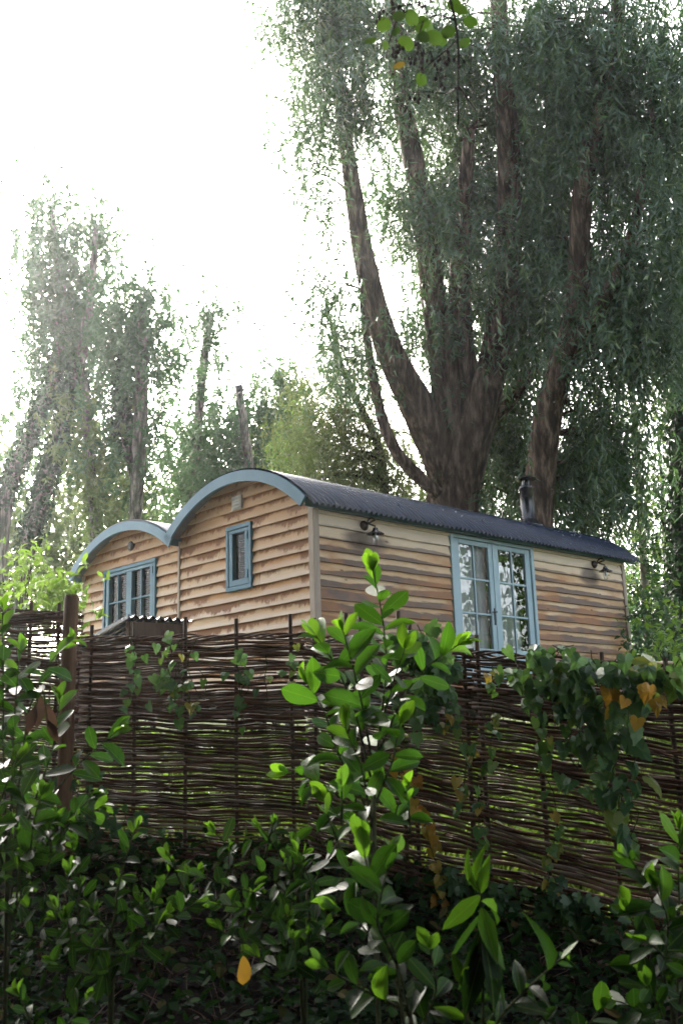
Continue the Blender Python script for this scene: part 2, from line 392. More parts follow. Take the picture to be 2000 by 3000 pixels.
M['post'] = mk_wood('corner_post_wood', (.38, .30, .24), (.52, .45, .38))
M['postred'] = mk_wood('treated_post_wood', (.11, .055, .028), (.19, .10, .055))
M['stake'] = mk_wood('hazel_stake', (.05, .03, .022), (.12, .075, .05))
M['shed'] = mk_wood('brown_shed_board', (.05, .026, .016), (.10, .055, .034))
def mk_rod():
    mt, nt, out = newmat('hazel_rod'); n1 = noise(nt, objcoord(nt, (1, 1, 6)), 7, 4, .6)
    c = ramp(nt, attr(nt, 'rnd'), [(0, (.032, .010, .006)), (.5, (.092, .033, .018)), (.82, (.16, .070, .042)), (1, (.24, .18, .15))])
    c = mixc(nt, ramp(nt, n1, [(.4, (0, 0, 0)), (.75, (.7, .7, .7))]), c, (.15, .12, .105))
    principled(nt, out, c, .5, .2, normal=bump(nt, n1, .3, .006)); return mt
M['rod'] = mk_rod()
def mk_ground():
    mt, nt, out = newmat('soil_and_turf'); v = objcoord(nt)
    n1 = noise(nt, v, .9, 5); n2 = noise(nt, v, 9, 6, .7); n3 = noise(nt, v, 45, 4, .7)
    soil = ramp(nt, n2, [(.3, (.008, .007, .006)), (.55, (.02, .017, .015)), (.75, (.045, .04, .036))])
    turf = ramp(nt, n2, [(.3, (.06, .085, .025)), (.7, (.15, .17, .06))])
    grav = ramp(nt, n3, [(.3, (.24, .21, .17)), (.7, (.42, .38, .33))])
    sep = nd(nt, 'ShaderNodeSeparateXYZ'); tc = nd(nt, 'ShaderNodeTexCoord'); ln(nt, tc.outputs['Object'], sep.inputs[0])
    back = ramp(nt, mth(nt, 'ADD', mth(nt, 'MULTIPLY', attr(nt, 'back'), 1.0), mth(nt, 'MULTIPLY', n1, .2)), [(.35, (0, 0, 0)), (.6, (1, 1, 1))])
    top = mixc(nt, ramp(nt, mth(nt, 'ADD', n1, mth(nt, 'MULTIPLY', attr(nt, 'pav'), .5)), [(.6, (0, 0, 0)), (.75, (1, 1, 1))]), turf, grav)
    c = mixc(nt, back, soil, top)
    principled(nt, out, c, .95, .1, normal=bump(nt, n2, .8, .06)); return mt
M['ground'] = mk_ground()

# ------------------------------------------------------------------ the lie of the land
_fx = np.array([-400, 215, 900, 1430, 2000, 2500]); _fd = np.array([7.1, 6.75, 6.35, 5.65, 4.95, 4.5])
_fb = np.array([2450, 2500, 2540, 2680, 2840, 3000])
FB = at(_fx, _fb, _fd)                      # foot of the wattle fence
def fdepth(px): return np.interp(px, _fx, _fd)
def gz(x, y):
    x = np.asarray(x, float); y = np.asarray(y, float)
    fy = np.interp(x, FB[:, 0], FB[:, 1]); fz = np.interp(x, FB[:, 0], FB[:, 2])
    dy = y - fy
    front = np.maximum(fz + dy*.40, -1.75)
    t = np.clip(dy/4.2, 0, 1); t = t*t*(3-2*t)
    b = fz + (-.08 - fz)*t + np.clip(y-19, 0, 400)*.10
    z = np.where(dy < 0, front, b)
    z = z + .04*np.sin(x*2.1+1)*np.cos(y*1.7) + .02*np.sin(x*5.3)*np.sin(y*6.1)
    return z
def axis(lo, hi, dense_lo, dense_hi, step):
    a = list(np.arange(dense_lo, dense_hi, step)); s = step; x = dense_lo
    L = []
    while x > lo: s *= 1.35; x -= s; L.append(x)
    s = step; x = dense_hi
    H = [dense_hi]
    while x < hi: s *= 1.35; x += s; H.append(x)
    return np.array(L[::-1] + a + H)
gx = axis(-300, 300, -5, 6, .14); gy = axis(-60, 500, 1.5, 14, .14)
XX, YY = np.meshgrid(gx, gy); ZZ = gz(XX, YY)
fy_ = np.interp(XX, FB[:, 0], FB[:, 1]); bk = np.clip((YY-fy_)*1.2+.3, 0, 1)
pv = np.clip(1-abs(YY-fy_-3.0)/3, 0, 1)
nx, ny = len(gx), len(gy)
ii = (np.arange(ny-1)[:, None]*nx + np.arange(nx-1)[None]).ravel()
g = mesh_np('ground', np.stack([XX, YY, ZZ], -1).reshape(-1, 3), np.stack([ii, ii+1, ii+nx+1, ii+nx], -1), M['ground'], smooth=True,
            attrs={'back': bk.ravel(), 'pav': pv.ravel()})
tag(g, kind='structure')

# ------------------------------------------------------------------ the two huts
YAW = 0.75956; C0 = np.array([-.334, 11.5, 0.0])
W1, L1 = 2.71, 6.72
EXP = .1453
dvec = np.array([math.cos(YAW), math.sin(YAW), 0]); nvec = np.array([-math.sin(YAW), math.cos(YAW), 0])
def hutw(u, v, z): return C0 + u*dvec + v*nvec + np.array([0, 0, z])

class Arc:
    def __init__(s, c, apex, r): s.c, s.apex, s.r = c, apex, r
    def z(s, v, t=0.0):
        r = s.r - t; return s.apex - s.r + np.sqrt(np.maximum(r*r - (np.asarray(v, float)-s.c)**2, 0))
A1 = Arc(1.315, 3.345, 2.12); A2 = Arc(3.95, 3.165, 2.25)

def clad(mb, a0, a1, lev, zlo, top, openings, pos, znorm, seed):
    """lapped boards; pos(along, out, z) -> local point; top(along) -> upper limit; lev: z of one lap line"""
    q = np.random.default_rng(seed)
    k0 = int(math.floor((zlo-lev)/EXP)); z = lev + k0*EXP
    cuts = sorted({a0, a1, *[o[0] for o in openings if a0 < o[0] < a1], *[o[1] for o in openings if a0 < o[1] < a1]})
    k = 0
    while z < 3.4:
        br = q.random(); ph = q.uniform(0, 6.28, 4); amp = q.uniform(.001, .0035)
        wav = lambda a: amp*(np.sin(a*2.3+ph[0]) + .7*np.sin(a*5.9+ph[1]) + .35*np.sin(a*13+ph[2]))
        jx = q.uniform(a0+.4, a1-.4) if q.random() < (.75 if a1-a0 > 4 else .3) else None; br2 = q.random(); ucuts = cuts
        if jx is not None and not any(o[0]-.15 < jx < o[1]+.15 for o in openings): ucuts = sorted([*cuts, jx-.002, jx+.002])
        for c0, c1 in zip(ucuts[:-1], ucuts[1:]):
            if c1-c0 < .005: continue
            n = max(2, int((c1-c0)/.06)); al = np.linspace(c0, c1, n+1); mid = (c0+c1)/2
            pieces = [(z, z+EXP+.018)]
            for o in openings:
                if o[0] <= mid <= o[1]:
                    new = []
                    for p0, p1 in pieces:
                        if p1 <= o[2] or p0 >= o[3]: new.append((p0, p1)); continue
                        if p0 < o[2]: new.append((p0, o[2]))
                        if p1 > o[3]: new.append((o[3], p1))
                    pieces = new
            for p0, p1 in pieces:
                zt = np.minimum(p1, top(al)); zb = np.full_like(al, p0) + (wav(al) if p0 == z else 0)
                keep = zt > zb + .01
                if not keep.any(): continue
                zb = np.minimum(zb, zt)
                bot = p0 == z
                ft = lambda zz: (zz-z)/(EXP+.018)
                V = []; bh = []
                rows = [(zb, .0 if bot else .004, 0), (zb, None, ft(zb)), (zt*.5+zb*.5, None, ft(zt*.5+zb*.5)), (zt, None, ft(zt))]
                for zr, o_, b_ in rows:
                    out = .042 - .036*ft(zr) if o_ is None else np.full_like(al, o_)
                    V.append(np.stack([np.stack(pos(a, oo, c), -1) for a, oo, c in zip(al, out, zr)])); bh.append(np.broadcast_to(b_, al.shape))
                V = np.concatenate(V); m = n+1
                i = np.arange(n); okc = keep[:-1] | keep[1:]; i = i[okc]
                F = np.concatenate([np.stack([i+r*m, i+1+r*m, i+1+(r+1)*m, i+(r+1)*m], -1) for r in range(3)])
                mb.add(V, F, bh=np.concatenate(bh), al=np.tile(al, 4), br=br2 if (jx is not None and mid > jx) else br, zz=np.clip((V[:, 2]-znorm[0])/(znorm[1]-znorm[0]), 0, 1))
        z += EXP; k += 1
    return mb
def slab_holes(mb, a0, a1, z0, top, openings, pos, out=.0):
    """backing sheet behind boards with the same openings"""
    ca = sorted({a0, a1, *[x for o in openings for x in o[:2] if a0 < x < a1], *np.linspace(a0, a1, 25)})
    for c0, c1 in zip(ca[:-1], ca[1:]):
        mid = (c0+c1)/2; zt = float(min(top(c0), top(c1))); seg = [(z0, zt)]
        for o in openings:
            if o[0] <= mid <= o[1]:
                seg = [s for p0, p1 in seg for s in ((p0, min(p1, o[2])), (max(p0, o[3]), p1)) if s[1] > s[0]+1e-4]
        for p0, p1 in seg:
            mb.add([pos(c0, out, p0), pos(c1, out, p0), pos(c1, out, p1), pos(c0, out, p1)], [(0, 1, 2, 3)])
endpos = lambda v, o, z: (-o, v, z)
sidepos = lambda u, o, z: (u, -o, z)
ZB = .62

def corrug_roof(mb, arc, v0, v1, u0, u1, pitch=.088, amp=.023, nv=30, lift=.008):
    n = int((u1-u0)/pitch*6); u = np.linspace(u0, u1, n+1); v = np.linspace(v0, v1, nv)
    th = np.arcsin((v-arc.c)/arc.r)
    r = arc.r + lift + amp*np.cos(2*math.pi*(u-u0)/pitch)
    uu, tt = np.meshgrid(u, th); rr = np.broadcast_to(r, uu.shape)
    V = np.stack([uu, arc.c + rr*np.sin(tt), arc.apex-arc.r + rr*np.cos(tt)], -1).reshape(-1, 3)
    m = n+1; i = (np.arange(nv-1)[:, None]*m + np.arange(n)[None]).ravel()
    mb.add(V, np.stack([i, i+1, i+m+1, i+m], -1))
def arc_band(mb, arc, v0, v1, t0, t1, u0, u1, n=40):
    v = np.linspace(v0, v1, n); th = np.arcsin((v-arc.c)/arc.r); V = []
    for t, u in ((t0, u0), (t0, u1), (t1, u1), (t1, u0)):
        r = arc.r - t; V.append(np.stack([np.full(n, u), arc.c + r*np.sin(th), arc.apex-arc.r + r*np.cos(th)], -1))
    V = np.concatenate(V); i = np.arange(n-1); F = []
    for k in range(4):
        a, b = k*n, ((k+1) % 4)*n; F.append(np.stack([i+a, i+1+a, i+1+b, i+b], -1))
    F.append(np.array([(0, n, 2*n, 3*n), (n-1, 2*n-1, 3*n-1, 4*n-1)]))
    mb.add(V, np.concatenate(F))

hut = thing('shepherd_hut', C0, 'larger timber shepherd hut with blue double doors, dark curved corrugated roof and black flue', 'hut', None, YAW)
SWIN = (1.255, 1.508, 2.01, 2.613)
DOOR = (2.42, 4.255, .70, 2.668)
mb = MB(); clad(mb, .03, W1-.0, 2.62336, ZB, lambda v: A1.z(v, .03), [SWIN], endpos, (1.1, 3.0), 3)
mb.build('end_wall', M['clad_end'], hut, True)
mb = MB(); clad(mb, .05, L1-.05, 2.62336, ZB, lambda u: np.full_like(np.asarray(u, float), 2.70), [DOOR], sidepos, (.75, 2.7), 5)
mb.build('side_wall', M['clad_long'], hut, True)
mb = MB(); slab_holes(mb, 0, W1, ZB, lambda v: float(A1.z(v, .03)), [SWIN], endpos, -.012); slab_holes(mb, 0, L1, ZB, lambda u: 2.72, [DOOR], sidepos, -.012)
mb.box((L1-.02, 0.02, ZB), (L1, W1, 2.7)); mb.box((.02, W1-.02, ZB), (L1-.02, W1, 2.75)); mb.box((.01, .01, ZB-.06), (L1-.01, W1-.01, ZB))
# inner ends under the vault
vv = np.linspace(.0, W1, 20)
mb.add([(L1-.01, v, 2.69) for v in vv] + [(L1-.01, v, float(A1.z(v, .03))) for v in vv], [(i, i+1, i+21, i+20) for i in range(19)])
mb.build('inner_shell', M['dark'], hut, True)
for nm, lo, hi in (('corner_post', (-.05, -.05, ZB), (.046, .046, 2.70)), ('corner_post', (L1-.05, -.05, ZB), (L1+.03, .04, 2.70))):
    MB().box(lo, hi, .006).build(nm, M['post'], hut, True)
mb = MB(); corrug_roof(mb, A1, -.235, 2.845, -.236, L1+.238)
roof = mb.build('roof', M['roof'], hut, True, True)
for u0, u1 in ((-.262, -.232), (L1+.235, L1+.26)):
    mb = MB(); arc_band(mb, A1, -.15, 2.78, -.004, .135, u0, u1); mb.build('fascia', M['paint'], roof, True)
mb = MB(); arc_band(mb, A1, -.14, 2.77, .008, .03, -.232, L1+.235); mb.build('soffit', M['soffit'], roof, True)
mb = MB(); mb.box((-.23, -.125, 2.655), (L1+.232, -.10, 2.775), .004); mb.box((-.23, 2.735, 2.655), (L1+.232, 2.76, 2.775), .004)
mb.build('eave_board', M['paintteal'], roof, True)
mb = MB(); mb.box((.05, -.10, 2.664), (L1, -.031, 2.675)); mb.build('eave_soffit', M['soffit'], roof, True)

def windowunit(parent, pos, outer, panes, proud=.066, fw=.085, blind=None, mv=(), mh=(), hinges=(), curtain=None):
    a0, a1, z0, z1 = outer
    def bx(m_, x0, x1, y0, y1, o0, o1, b=.006):
        p, q = pos(x0, o0, y0), pos(x1, o1, y1); m_.box(np.minimum(p, q), np.maximum(p, q), b)
    w = MB(); f = .055
    bx(w, a0, a1, z1-f, z1, .0, proud); bx(w, a0, a1, z0, z0+f, .0, proud)
    bx(w, a0, a0+f, z0+f, z1-f, .0, proud-.002); bx(w, a1-f, a1, z0+f, z1-f, .0, proud-.002)
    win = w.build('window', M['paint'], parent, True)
    for p0, p1, q0, q1 in panes:
        c = MB(); gp = .006
        s0 = max(a0+f+gp, p0-fw); s1 = min(a1-f-gp, p1+fw); t0, t1 = z0+f+gp, z1-f-gp
        bx(c, s0, s1, q1, t1, -.01, proud-.008, .004); bx(c, s0, s1, t0, q0, -.01, proud-.008, .004)
        bx(c, s0, p0, q0, q1, -.01, proud-.009, .004); bx(c, p1, s1, q0, q1, -.01, proud-.009, .004)
        for x in mv:
            if p0 < x < p1: bx(c, x-.013, x+.013, q0, q1, .0, proud-.016, .003)
        for y in mh: bx(c, p0, p1, y-.012, y+.012, .0, proud-.018, .003)
        c.build('frame', M['paint'], win, True)
        p = MB(); p.add([pos(p0, .008, q0), pos(p1, .008, q0), pos(p1, .008, q1), pos(p0, .008, q1)], [(3, 2, 1, 0)]); p.build('pane', M['glass'], win, True)
        if blind:
            b = MB()
            y = q0-.05; i = 0
            while y < q1+.03:
                bx(b, p0-.03, p1+.03, y, y+.012, -.09-.02, -.085, 0); y += .03; i += 1
            b.build('blind', M[blind], win, True)
    for x, y in hinges:
        h = MB(); bx(h, x-.007, x+.007, y-.05, y+.05, proud-.01, proud+.006, .002); h.build('hinge', M['paint'], win, True)
    return win
win = windowunit(hut, endpos, (1.118, 1.645, 1.873, 2.72), [SWIN], blind='blind', hinges=((1.19, 2.55), (1.19, 2.06)))
win['label'] = 'narrow single pane window'
# louvred vent high on the gable
mb = MB(); mb.box((-.066, 1.31, 2.92), (-.01, 1.505, 3.105), .006); v_ = mb.build('vent', M['vent'], hut, True)
mb = MB()
for k in range(4): mb.box((-.08, 1.33, 2.94+k*.04), (-.065, 1.485, 2.958+k*.04), .003)
mb.build('louvre', M['vent'], v_, True)

# double doors
def sbox(m_, u0, u1, z0, z1, o0, o1, b=.006): m_.box((u0, -o1, z0), (u1, -o0, z1), b)
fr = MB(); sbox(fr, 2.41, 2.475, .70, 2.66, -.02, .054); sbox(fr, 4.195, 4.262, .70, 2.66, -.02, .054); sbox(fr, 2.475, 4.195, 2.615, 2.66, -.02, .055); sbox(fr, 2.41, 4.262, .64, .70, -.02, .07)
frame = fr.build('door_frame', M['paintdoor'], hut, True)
for side, (u0, u1, p0, p1, mu) in enumerate(((2.480, 3.333, 2.60, 3.225, 2.912), (3.339, 4.190, 3.452, 4.072, 3.762))):
    d_ = MB()
    sbox(d_, u0, p0, .71, 2.608, -.015, .028); sbox(d_, p1, u1, .71, 2.608, -.015, .028)
    sbox(d_, p0, p1, 2.545, 2.608, -.015, .027); sbox(d_, p0, p1, 1.045, 1.135, -.015, .027); sbox(d_, p0, p1, .71, .80, -.015, .027)
    sbox(d_, p0, p1, .80, 1.045, -.012, .012)
    sbox(d_, mu-.014, mu+.014, 1.135, 2.545, -.01, .022, .005)
    for z_ in (2.075, 1.605): sbox(d_, p0, mu-.014, z_-.014, z_+.014, -.01, .021, .005); sbox(d_, mu+.014, p1, z_-.014, z_+.014, -.01, .021, .005)
    if side == 1: sbox(d_, 3.312, 3.36, .71, 2.608, .0285, .038, .004)
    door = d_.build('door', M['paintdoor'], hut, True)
    p = MB(); p.add([(p0, -.002, 1.135), (p1, -.002, 1.135), (p1, -.002, 2.545), (p0, -.002, 2.545)], [(0, 1, 2, 3)]); p.build('pane', M['doorglass'], door, True)
    for z_ in (2.44, .95):
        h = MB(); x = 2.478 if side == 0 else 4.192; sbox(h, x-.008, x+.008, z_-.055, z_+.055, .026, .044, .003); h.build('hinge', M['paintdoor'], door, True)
    if side == 0:
        h = MB(); h.box((3.272, -.036, 1.47), (3.30, -.028, 1.70), .003); h.tube([(3.286, -.03, 1.645), (3.286, -.075, 1.645), (3.30, -.085, 1.643), (3.21, -.088, 1.64)][:2], .009)
        h.tube([(3.286, -.075, 1.645), (3.25, -.08, 1.643), (3.18, -.078, 1.635)], [.009, .008, .007]); h.build('handle', M['iron'], door, True)
    # pleated pale curtain just inside, the upper part darker blind gap
    uu = np.linspace(p0-.05, p1+.03, 60); yy = .09 + .014*np.sin(uu*46) + .008*np.sin(uu*17)
    zt = 2.60 if side == 0 else 2.34
    cmb = MB(); V = np.concatenate([np.stack([uu, yy, np.full(60, z_)], -1) for z_ in (.75, 1.3, 1.9, zt)])
    if side == 1: V[:, 0] = np.minimum(V[:, 0], 3.86 + .15*np.sin(V[:, 2]*1.3))
    i = np.arange(59); cmb.add(V, np.concatenate([np.stack([i+r*60, i+1+r*60, i+61+r*60, i+60+r*60], -1) for r in range(3)]))
    cmb.build('curtain', M['curtain'], hut, True, True)
# flue
FU, FV = 5.47, .86; fz = float(A1.z(FV))
mb = MB(); mb.lathe([(.0, -.1), (.125, -.1), (.125, .12), (.118, .125), (.118, .60), (.125, .605), (.125, .66), (.10, .665), (.0, .665)], (FU, FV, fz), n=24); fl = mb.build('flue_pipe', M['black'], hut, True, True)
mb = MB(); mb.lathe([(.0, .84), (.05, .835), (.175, .785), (.178, .775), (.16, .772), (.0, .80)], (FU, FV, fz), n=28)
for k in range(3):
    a = k*2.094; mb.tube([(FU+.07*math.cos(a), FV+.07*math.sin(a), fz+.6), (FU+.07*math.cos(a), FV+.07*math.sin(a), fz+.79)], .012)
mb.lathe([(.07, .6), (.07, .79)], (FU, FV, fz), n=16)
mb.build('rain_cap', M['black'], fl, True, True)
mb = MB(); mb.lathe([(.128, .10), (.17, .05), (.23, -.01), (.24, -.08)], (FU, FV, fz), n=20); mb.box((FU-.26, FV-.28, fz-.115), (FU+.26, FV+.22, fz-.04), .02); mb.build('flashing', M['black'], fl, True)
# pale fallen leaves lying on the roof sheet near the flue
_q = np.random.default_rng(77); _n = 34
_u = np.r_[_q.normal(5.75, .28, 18), _q.uniform(.3, 6.6, 16)]; _v = np.r_[_q.uniform(.05, .45, 18), _q.uniform(-.1, .8, 16)]
_P = np.array([hutw(a, b, float(A1.z(b))+.036) for a, b in zip(_u, _v)])
tag(leaves('fallen_leaves', _P, np.c_[_q.normal(size=(_n, 2)), _q.normal(0, .3, _n)], np.c_[_q.normal(0, .3, (_n, 2))-[0, .4], np.ones(_n)], _q.uniform(.035, .075, _n), _q.uniform(.015, .035, _n), T_BROAD, M['roofpale'], None, rng=_q), kind='stuff')
# running gear
mb = MB(); mb.box((.2, .35, .42), (L1-.2, .5, .558), .01); mb.box((.2, W1-.5, .42), (L1-.2, W1-.35, .558), .01); mb.box((1.0, .1, .30), (1.1, W1-.1, .42), .01); mb.box((5.4, .1, .30), (5.5, W1-.1, .42), .01)
mb.build('chassis', M['iron'], hut, True)
for u in (1.05, 5.45):
    for v in (.04, W1-.04):
        mb = MB(); mb.lathe([(.26, -.05), (.31, -.05), (.31, .05), (.26, .05), (.26, -.05)], (u, v, .25), 'y', 24); mb.lathe([(0, -.07), (.06, -.07), (.06, .07), (0, .07)], (u, v, .25), 'y', 12)
        for k in range(8):
            a = k*math.pi/4; mb.tube([(u, v, .25), (u+.27*math.cos(a), v, .25+.27*math.sin(a))], .018, 6)
        mb.build('wheel', M['iron'], hut, True)

# --- the smaller hut beside it
hut2 = thing('shepherd_hut', hutw(0, 0, 0), 'smaller lower timber hut with blue paned casement window, left of the bigger hut', 'hut', None, YAW)
P2 = [(3.434, 3.924, 1.665, 2.476), (4.066, 4.556, 1.665, 2.476)]
mb = MB(); clad(mb, W1+.055, 5.36, 2.60, ZB, lambda v: A2.z(v, .03), P2, endpos, (1.1, 3.2), 13); mb.build('end_wall', M['clad_end'], hut2, True)
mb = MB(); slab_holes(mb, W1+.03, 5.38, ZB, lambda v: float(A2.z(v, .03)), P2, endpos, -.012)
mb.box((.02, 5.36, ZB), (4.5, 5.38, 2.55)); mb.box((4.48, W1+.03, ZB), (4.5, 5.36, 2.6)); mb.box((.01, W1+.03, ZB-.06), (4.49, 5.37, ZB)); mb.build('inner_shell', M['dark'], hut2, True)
MB().box((-.05, 5.34, ZB), (.046, 5.40, 2.60), .006).build('corner_post', M['post'], hut2, True)
MB().box((-.05, W1+.003, ZB), (.03, W1+.052, 2.72), .006).build('corner_post', M['post'], hut2, True)
mb = MB(); corrug_roof(mb, A2, 2.74, 5.50, -.235, 4.7); roof2 = mb.build('roof', M['roofpale'], hut2, True, True)
mb = MB(); arc_band(mb, A2, 2.60, 5.44, -.004, .125, -.262, -.232); mb.build('fascia', M['paint'], roof2, True)
mb = MB(); arc_band(mb, A2, 2.745, 5.43, .008, .03, -.232, 4.65); mb.build('soffit', M['soffit'], roof2, True)
MB().box((-.23, 5.405, 2.51), (4.6, 5.425, 2.60)).build('eave_board', M['paint'], roof2, True)
windowunit(hut2, endpos, (3.293, 4.717, 1.56, 2.583), P2, blind='blind', mv=(3.679, 4.311), mh=(2.07,), hinges=((3.36, 2.42), (4.65, 2.42)), fw=.078)
mb = MB(); mb.lathe([(0, -.066), (.055, -.066), (.07, -.05), (.07, -.0)], (0, 3.985, 2.862), 'x', 20); mb.build('vent', M['iron'], hut2, True, True)
mb = MB(); mb.box((.2, W1+.4, .42), (4.3, W1+.55, .558)); mb.box((.2, 4.8, .42), (4.3, 4.95, .558)); mb.build('chassis', M['iron'], hut2, True)
for u in (.9, 3.7):
    mb = MB(); mb.lathe([(.26, -.05), (.31, -.05), (.31, .05), (.26, .05), (.26, -.05)], (u, 5.25, .25), 'y', 24)
    for k in range(8):
        a = k*math.pi/4; mb.tube([(u, 5.25, .25), (u+.27*math.cos(a), 5.25, .25+.27*math.sin(a))], .018, 6)
    mb.build('wheel', M['iron'], hut2, True)
for k, (v, z, lab) in enumerate(((3.72, 2.40, 'brighter warm spotlight glowing behind the right casement of the smaller hut'),
                                 (3.47, 2.33, 'dimmer ceiling spotlight glowing at the right edge of the smaller hut window'))):
    s = thing('ceiling_spotlight', hutw(.6+.25*k, v, z), lab, 'ceiling light')
    mb = MB(); mb.lathe([(0, .0), (.032 if k == 0 else .022, 0), (.03, .02), (0, .03)], wloc(s), n=14); mb.build('bulb', M['bulb'], s)
    mb = MB(); mb.lathe([(.05, .035), (.05, .06), (0, .06)], wloc(s), n=14); mb.tube([wloc(s)+[0, 0, .05], wloc(s)+[0, 0, .5]], .006); mb.build('housing', M['iron'], s)

# --- wall lamps
def lamp():
    t = thing('wall_lamp', hutw(.80, 0, 2.56), 'swan neck wall lamp with glass jar between the hut corner and the blue doors', 'wall lamp', 'wall lamps on the hut side', YAW)
    mb = MB(); mb.lathe([(0, -.085), (.035, -.08), (.05, -.06), (.062, -.052), (.062, -.03), (0, -.03)], (0, 0, 0), 'y', 20); mb.build('back_plate', M['bronze'], t, True, True)
    a = np.linspace(-.25, 1.05, 14)*math.pi*.83
    P = [(0, -.07, 0), (0, -.10, .015)] + [(0, -.165 + .065*math.cos(math.pi-x), .02+.055*math.sin(x)) for x in np.linspace(.3, math.pi, 12)] + [(0, -.23, -.04), (0, -.23, -.075)]
    mb = MB(); mb.tube(P, .011, 10); mb.build('arm', M['bronze'], t, True, True)
    mb = MB(); mb.lathe([(0, -.06), (.03, -.062), (.034, -.085), (.045, -.10), (.105, -.135), (.108, -.142), (.04, -.112), (0, -.11)], (0, -.23, 0), 'z', 24); mb.build('lamp_shade', M['black'], t, True, True)
    mb = MB(); mb.lathe([(.033, -.115), (.036, -.15), (.036, -.24), (.028, -.262), (0, -.268)], (0, -.23, 0), 'z', 20); j = mb.build('glass_jar', M['jar'], t, True, True)
    mb = MB(); mb.lathe([(0, -.12), (.012, -.12), (.014, -.15), (.02, -.18), (.012, -.205), (0, -.21)], (0, -.23, 0), 'z', 12); mb.build('bulb', M['curtain'], t, True, True)
    return t
lp = lamp(); lp2 = copy_tree(lp); lp2.location = tuple(hutw(5.87, 0, 2.562)); lp2['label'] = 'swan neck wall lamp right of the blue doors near the hut far end'

# --- log store in front of the smaller hut
K = at(388, 1812, 10.0)
ls = thing('log_store', (K[0], K[1], float(gz(K[0], K[1]))), 'low brown log store with sloping corrugated roof in front of the smaller hut', 'log store', None, YAW)
kz = K[2] - ls.location[2]
n = 60; u = np.linspace(-.06, .68, n); pz = .018*np.cos(2*math.pi*u/.1)
V = np.concatenate([np.stack([u, np.full(n, v), kz + .005 - .20*v + pz], -1) for v in np.linspace(-.06, 1.15, 4)])
i = np.arange(n-1); F = np.concatenate([np.stack([i+r*n, i+1+r*n, i+n+1+r*n, i+n+r*n], -1) for r in range(3)])
V2 = V.copy(); V2[:, 2] -= .006
mb = MB(); mb.add(V, F); mb.add(V2, F); lsr = mb.build('roof', M['roof'], ls, True, True)
mb = MB(); mb.add([(-.085, -.06, kz-.01), (-.065, -.06, kz-.01), (-.065, 1.15, kz-.25), (-.085, 1.15, kz-.25), (-.085, -.06, kz+.03), (-.065, -.06, kz+.03), (-.065, 1.15, kz-.21), (-.085, 1.15, kz-.21)],
                  [(0, 3, 2, 1), (4, 5, 6, 7), (0, 1, 5, 4), (1, 2, 6, 5), (2, 3, 7, 6), (3, 0, 4, 7)]); mb.build('verge_board', M['roof'], lsr, True)
for u0, v0 in ((-.04, -.02), (.58, -.02), (-.04, 1.0), (.58, 1.0)):
    MB().box((u0, v0, -.1), (u0+.075, v0+.075, kz-.02-.2*(v0+.08)), .005).build('post', M['shed'], ls, True)
mb = MB()
for k in range(6): mb.box((.04, -.012-.002*(k % 2), kz-.17-k*.155), (.58, .012, kz-.03-k*.155), .003)
mb.build('side_board', M['shed'], ls, True)
mb = MB()
for k in range(5): mb.box((-.03, .06, kz-.40-k*.17), (-.01, 1.0, kz-.25-k*.17), .003)
mb.build('end_board', M['shed'], ls, True)

